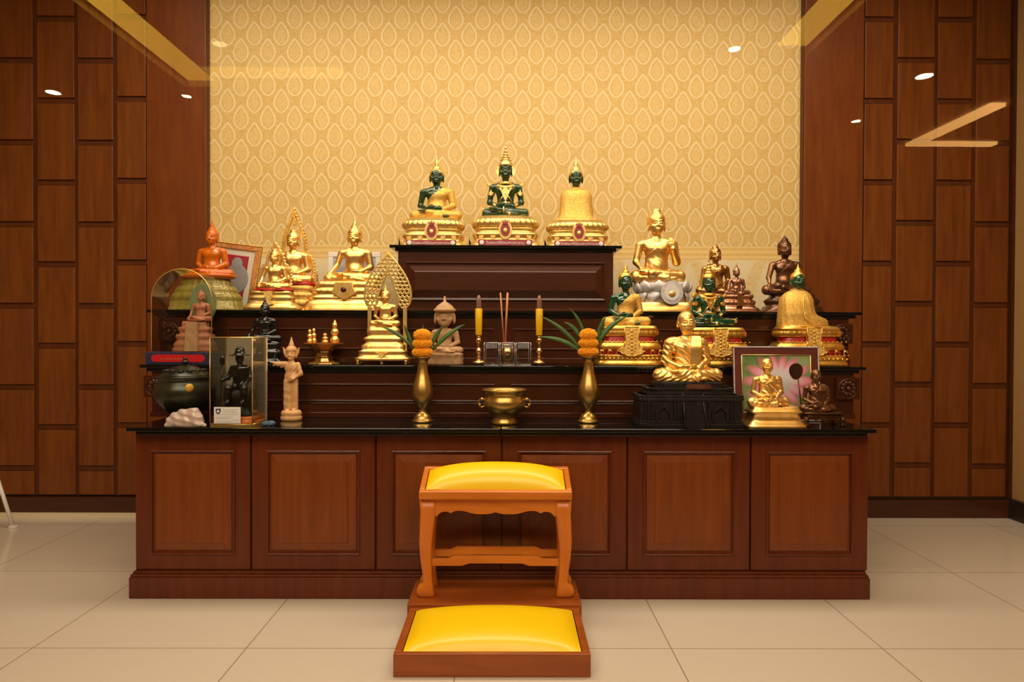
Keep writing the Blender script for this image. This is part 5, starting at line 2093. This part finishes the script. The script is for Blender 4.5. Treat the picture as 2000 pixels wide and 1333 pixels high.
for zz in (4, zt1 + 1):
    mb.tube([(x0_, y0_, zz), (x1_, y0_, zz)], .8, 6)
    mb.tube([(x0_, y1_, zz), (x1_, y1_, zz)], .8, 6)
    mb.tube([(x0_, y0_, zz), (x0_, y1_, zz)], .8, 6)
    mb.tube([(x1_, y0_, zz), (x1_, y1_, zz)], .8, 6)
T.put(mb, 'brass_edge', 'gold_pale')
cd = T.put(MB().box(-32, 18, y0_ - 1.2, y0_ - .4, 6, 37), 'white_card', 'paper')
m = MB()
m.prism([(-29, 34), (-19, 34), (-19.5, 27), (-24, 23), (-28.5, 27)][::-1], y0_ - 1.6, y0_ - 1.2)
T.put(m, 'shield_emblem', simple('dark_blue_ink', (.03, .03, .10), .6), cd)
T.put(MB().ball((-24, y0_ - 1.7, 29), (2.6, .3, 2.6), 12, 6), 'emblem_disc', 'paper', cd)
m = MB()
for zz, a, b_ in ((32, -15, 14), (29, -15, 8), (26, -15, 14), (22.5, -29, 14), (18, -29, 4), (15, -29, -2), (12, 2, 14), (9, -29, 0)):
    m.box(a, b_, y0_ - 1.5, y0_ - 1.2, zz, zz + .6)
T.put(m, 'printed_lines', 'grey_ink', cd)
caseR = T.root.rotation_euler
CT = T
T = Thing('black_seated_king_figure', 'black seated figure in a broad-brimmed hat inside the square glass case', 'statue', 472, 820, 3.03, TOP_Z + 4 * CT.s)
T.root.location.x = CT.root.location.x + .004
T.put(MB().loft([(0, 37), (4, 38), (5, 36), (10, 37), (13, 36)], 0, 0, 64, 5, .86), 'tray_base', 'orange_tray', label='orange painted tray')
T.put(MB().loft([(13, 30), (16, 31), (17, 26), (40, 24), (44, 27), (62, 26), (64, 20)], -2, 2, 48, 5, .75), 'rock_throne', 'castle')
S = SDF((-36, -34, 36), (36, 30, 150), 1.0)
S.ell((0, 0, 92), (15, 10, 19), 8)
S.ell((0, 0, 72), (14, 11, 12), 8)
S.cap((-13, 0, 105), (13, 0, 105), 6, 6, 6)
S.cap((0, 0, 108), (0, -1, 120), 4.5, 4.5, 3)
S.ell((0, -2, 124), (8, 9, 11), 2)
S.cap((0, -10, 124), (0, -12, 121), 1.2, 1.8, 1)
for s in (-1, 1):
    S.cap((s * 8, 0, 68), (s * 15, -20, 66), 8, 7, 5)
    S.cap((s * 15, -20, 66), (s * 14, -22, 42), 6.5, 5, 4)
    S.ell((s * 14, -26, 40), (5, 8, 4), 2)
    S.cap((s * 15, 0, 104), (s * 22, -3, 86), 5.5, 4.5, 3)
S.cap((22, -3, 86), (16, -18, 74), 4.5, 3.5, 2)
S.cap((-22, -3, 86), (-26, -18, 82), 4.5, 3.5, 2)
S.ell((-26, -20, 82), (4, 4, 4.5), 1)
S.ell((16, -20, 74), (5, 4, 3.5), 1)
S.mesh('body', 'black_gloss', T.root, lambda v: v * T.s)
T.put(MB().lathe([(131, 19), (129.5, 20), (132, 14), (134, 10), (140, 9), (144, 7), (146, 4), (147, .5)], 0, -1, 28), 'brimmed_hat', 'black_gloss')
T.put(MB().tube([(-29, -22, 40), (-27, -21, 82), (-26, -21, 112)], [1, 1.4, 1], 8).ball((-26, -21, 120), (5, 2.5, 10), 10, 8), 'sword', 'black_gloss')

# blue cloth bit
T = Thing('blue_crumpled_cloth', 'small crumpled blue cloth beside the square display case on the counter', 'cloth', 524, 829, 2.975, TOP_Z)
S = SDF((-18, -10, -1), (18, 10, 14), .8)
S.ell((-3, 0, 4), (11, 6, 5), 3)
S.ell((6, 1, 5), (7, 5, 5), 3)
X, Y, Z = S.grid()
S.d = np.maximum(S.d + .8 * np.sin(X * .9 + Y) * np.sin(Z * .9 + X * .4), .2 - Z)
S.mesh('cloth_body', 'blue_cloth', T.root, lambda v: (v - np.array([0, 0, .2])) * T.s)

# standing carved figure pointing
T = Thing('standing_wooden_figure', 'pale carved wooden standing figure pointing to the side, with a spired crown', 'statue', 569, 821, 3.16, TOP_Z)
z = T.z
T.put(MB().loft([(0, 19), (3, 20.5), (8, 20), (10, 18), (12, 20), (17, 19), (20, 16)], 0, 0, 64, 2.2, .8), 'round_base', 'carved_wood')
S = SDF((-42, -18, 16), (24, 16, 152), .8)
S.bx((-6.5, -1, 50), (7.5, 6.5, 30), 4, 1.5)
S.bx((6.5, 1, 48), (6.0, 6, 32), 4, 1.5)
S.ell((0, 0, 84), (13.5, 8, 15), 3)
S.ell((.5, 0, 103), (14, 7.5, 12), 4)
S.cap((-10, 0, 110), (-27, -3, 110), 5.2, 4.8, 2)
S.cap((-11, 0, 108), (-20, -1, 104), 4, 2, 2)
S.cap((-27, -3, 111), (-33, -5, 112), 2.6, 2.2, 2)
S.cap((-33, -5, 112), (-39, -6, 114), 1.6, 1.1, 1)
S.cap((-30, -4, 110), (-33, -6, 107), 1.6, 1.2, 1)
S.cap((12.5, 0, 109), (18, -1, 91), 5.0, 4.8, 1.5)
S.cap((18, -1, 91), (7, -9, 82), 4.6, 3.4, 1.5)
S.ell((5, -10, 81), (4.5, 3, 4), 2)
for i in range(4):
    S.cap((3, -11, 84 - 2 * i), (-2, -11, 83 - 2 * i), 1.2, 1, .6)
S.cap((0, 0, 112), (0, 0, 122), 5, 5, 3)
for s in (-1, 1):
    S.ell((s * 6, -5, 20), (4.5, 8, 3), 2)
    S.cap((s * 6, 0, 22), (s * 6, 0, 30), 4, 5, 3)
X, Y, Z = S.grid()
S.d = S.d + .35 * np.sin((X * .5 + Z) * .42) * (Z < 62) * (X < 0) + .3 * np.sin((X - Z * .9) * .7) * ((Z > 78) & (Z < 108))
S.mesh('body', 'carved_wood', T.root, lambda v: v * T.s)
S = SDF((-.2, -.2, .6), (.2, .2, 1.1), .009)
head_prims(S, 1.0)
uu = 34 / .30
S.mesh('head', 'carved_wood', T.root, lambda v: np.stack([v[:, 0] * 88, v[:, 1] * 80, 144 + (v[:, 2] - 1) * 88], 1) * T.s)
T.put(MB().lathe([(133, 9), (136, 10.5), (138, 10.8), (141, 9.5), (144, 7), (145, 5), (147, 5.5), (150, 4), (156, 2.4), (163, .3)], 0, 1, 20), 'spired_crown', 'carved_wood')
for s in (-1, 1):
    m = MB().prism([(s * 9, 122), (s * 12, 125), (s * 15, 132), (s * 16, 143), (s * 12, 138), (s * 9.5, 136)][::-s], -2, 2)
    T.put(m, 'ear_flare', 'carved_wood', bevel=.5)

# ------------------------------------------------------------------ large golden monk on the temple model
T = Thing('golden_monk_statue', 'large golden seated monk statue on a black temple-shaped base with stairs', 'statue', 1340, 838, 3.06, TOP_Z)
z = T.z
mb = MB()
H = z(753)


def redent(mb, hw, hd, z0, z1, steps=3, k=7):
    """stepped-corner block"""
    for i in range(steps):
        mb.box(-hw + i * k, hw - i * k, -hd + (steps - 1 - i) * k * .6, hd - (steps - 1 - i) * k * .6, z0, z1)


redent(mb, 100, 50, 0, 7)
redent(mb, 99, 47, 7, 12)
redent(mb, 97, 44, 12, 50)
redent(mb, 100, 47, 50, 55)
redent(mb, 100, 45, 55, 60)
redent(mb, 84, 38, 60, 66)
redent(mb, 80, 36, 66, 70)
redent(mb, 84, 38, 70, 74)
redent(mb, 66, 33, 74, H - 2)
mb.loft([(H - 3, 62), (H - 1.5, 64), (H, 62)], 3, 0, 48, 3, .52)
for s, xs in ((-1, (-62, -38)), (1, (44, 68))):
    for x in xs[:]:
        pass
T.put(mb, 'temple_base', 'castle', bevel=.7)
for cxn in (-55, 52):
    m = MB()
    m.prism([(cxn - 16, 12), (cxn - 16, 30), (cxn - 8, 40), (cxn, 48), (cxn + 8, 40), (cxn + 16, 30), (cxn + 16, 12), (cxn + 11, 12), (cxn + 11, 28), (cxn, 38), (cxn - 11, 28), (cxn - 11, 12)][::-1], -49, -43)
    for k in (-28, -21, 21, 28):
        m.box(cxn + k - 1.6, cxn + k + 1.6, -47, -43, 12, 50)
    T.put(m, 'arched_niche', 'castle')
m = MB()
NS = 15
for k in range(NS):
    zz1 = 62 - k * 62 / NS
    y0s = -38 - 24 * (k + 1) / NS
    m.box(-15 + 0, 19, y0s, -30, 0, zz1)
T.put(m, 'staircase', 'castle')
for sx, w in ((-17, 1.6), (21, 1.6)):
    T.put(MB().tube([(sx, -38, 66), (sx - .5, -50, 36), (sx + (-1 if sx < 0 else 2), -63, 2)], 2, 8), 'stair_rail', 'castle')
T.put(MB().prism([(-9, H - 13), (-12, H - 9), (-9, H - 4), (35, H - 4), (39, H - 9), (35, H - 13)], -40, -36), 'brass_name_plate', 'bronze_pink', label='small brownish metal plate')
figure(T, 1341, 753, 616, 'gold', hair=False, robe='gold', head='monk', kn=.39, sx=1.0, sash=True, left='lap', right='lap', folds=.0065, h=.0058, robe_kind='both', hs=1.04, bulk=.022)

# lotus picture
def lotus_mat():
    m, nt, p = new_mat('lotus_print')
    vec, x, y, z = xyz(nt)
    s = 3.19 / FPX
    X = x * (1 / s) - 4
    Z = z * (1 / s) - 78
    r = (X * X * .62 + Z * Z * 1.05).pow(.5)
    at2 = Z._op('ARCTAN2', X)
    pet = ((at2 * 7).cos().abs() * .32 + .68)
    rr = r / pet
    n = noise(nt, vec, 9, 3).ramp(.35, .65)
    base = mixc(nt, n, (.10, .20, .05), (.32, .42, .20))
    base = mixc(nt, rr.ramp(60, 46), base, (.78, .22, .32))
    base = mixc(nt, rr.ramp(50, 30), base, (.88, .52, .60))
    base = mixc(nt, rr.ramp(34, 20), base, (.72, .70, .74))
    nt.links.new(base, p.inputs['Base Color'])
    p.inputs['Roughness'].default_value = .25
    return m


M['lotus'] = lotus_mat()
T, pic = frame('picture_frame', 'maroon framed picture of a pink lotus leaning behind the small golden monk', 1518, 834, 3.17, TOP_Z, 85, 147, 17, 5, ('maroon_frame', 'silver'), 'lotus')
m = MB()
for a, b_ in (((-68, 17), (68, 17)), ((-68, 130), (68, 130)), ((-68, 17), (-68, 130)), ((68, 17), (68, 130))):
    m.tube([(a[0], -2.6, a[1]), (b_[0], -2.6, b_[1])], .9, 6)
T.put(m, 'inner_gilt_edge', 'gold_pale')

# small golden monk
T = Thing('golden_monk_statue', 'small golden monk statue on a plain golden plinth before the lotus picture', 'statue', 1510, 837, 2.975, TOP_Z)
figure(T, 1499, 795, 702, 'gold', hair=False, robe='gold', head='monk', kn=.34, sx=1.02, folds=.0035, h=.0072, bulk=.018)
rows = [(0, 57), (6, 57), (7, 54), (12, 51), (13, 49), (15, 48), (28, 45), (29, 49), (32, 50), (34, 47), (38, 44), (41.5, 43)]
T.put(MB().loft(rows, 0, 2, 64, 9, .52), 'plinth', 'gold')

# dark monk with fan
T = Thing('bronze_monk_statue', 'dark bronze monk statue on a low carved table, far right of the counter', 'statue', 1603, 836, 3.03, TOP_Z)
figure(T, 1595, 808, 726, 'bronze', hair=False, robe='bronze', head='monk', kn=.33, sx=1.0, sash=True, folds=.003, h=.008, bulk=.018)
z = T.z
T.put(MB().loft([(z(814), 39), (z(812), 41), (z(809), 40), (z(808), 38)], 0, 2, 48, 6, .55), 'table_top', 'bronze_dark')
T.put(MB().loft([(z(819), 37), (z(814), 37)], 0, 2, 48, 6, .55), 'table_apron', 'bronze_dark')
for sx in (-1, 1):
    for sy in (-1, 1):
        T.put(MB().loft([(0, 5), (2, 6), (5, 4), (10, 4), (z(817), 5)], sx * 35, 2 + sy * 18, 20, 3, .9), 'table_leg', 'bronze_dark')
T.put(MB().prism(smooth_curve([(-30, z(818)), (-20, z(824)), (-8, z(822)), (0, z(828)), (8, z(822)), (20, z(824)), (30, z(818))], 4)[::-1] + [], -20, -17), 'carved_apron', 'bronze')
fan = MB()
fan.tube([(-31, 14, z(808)), (-39, 15, z(745))], 1.3, 8)
T.put(fan, 'fan_handle', 'bronze_dark')
fo = MB()
pts = []
for i in range(28):
    t = 2 * PI * i / 28
    pts.append((-43 + 13.5 * math.sin(t) * (1 + .12 * math.cos(t)), z(731) + 16.5 * math.cos(t)))
T.put(fo.prism(pts[::-1], 14, 16.5), 'fan_blade', 'bronze_dark', bevel=.5)
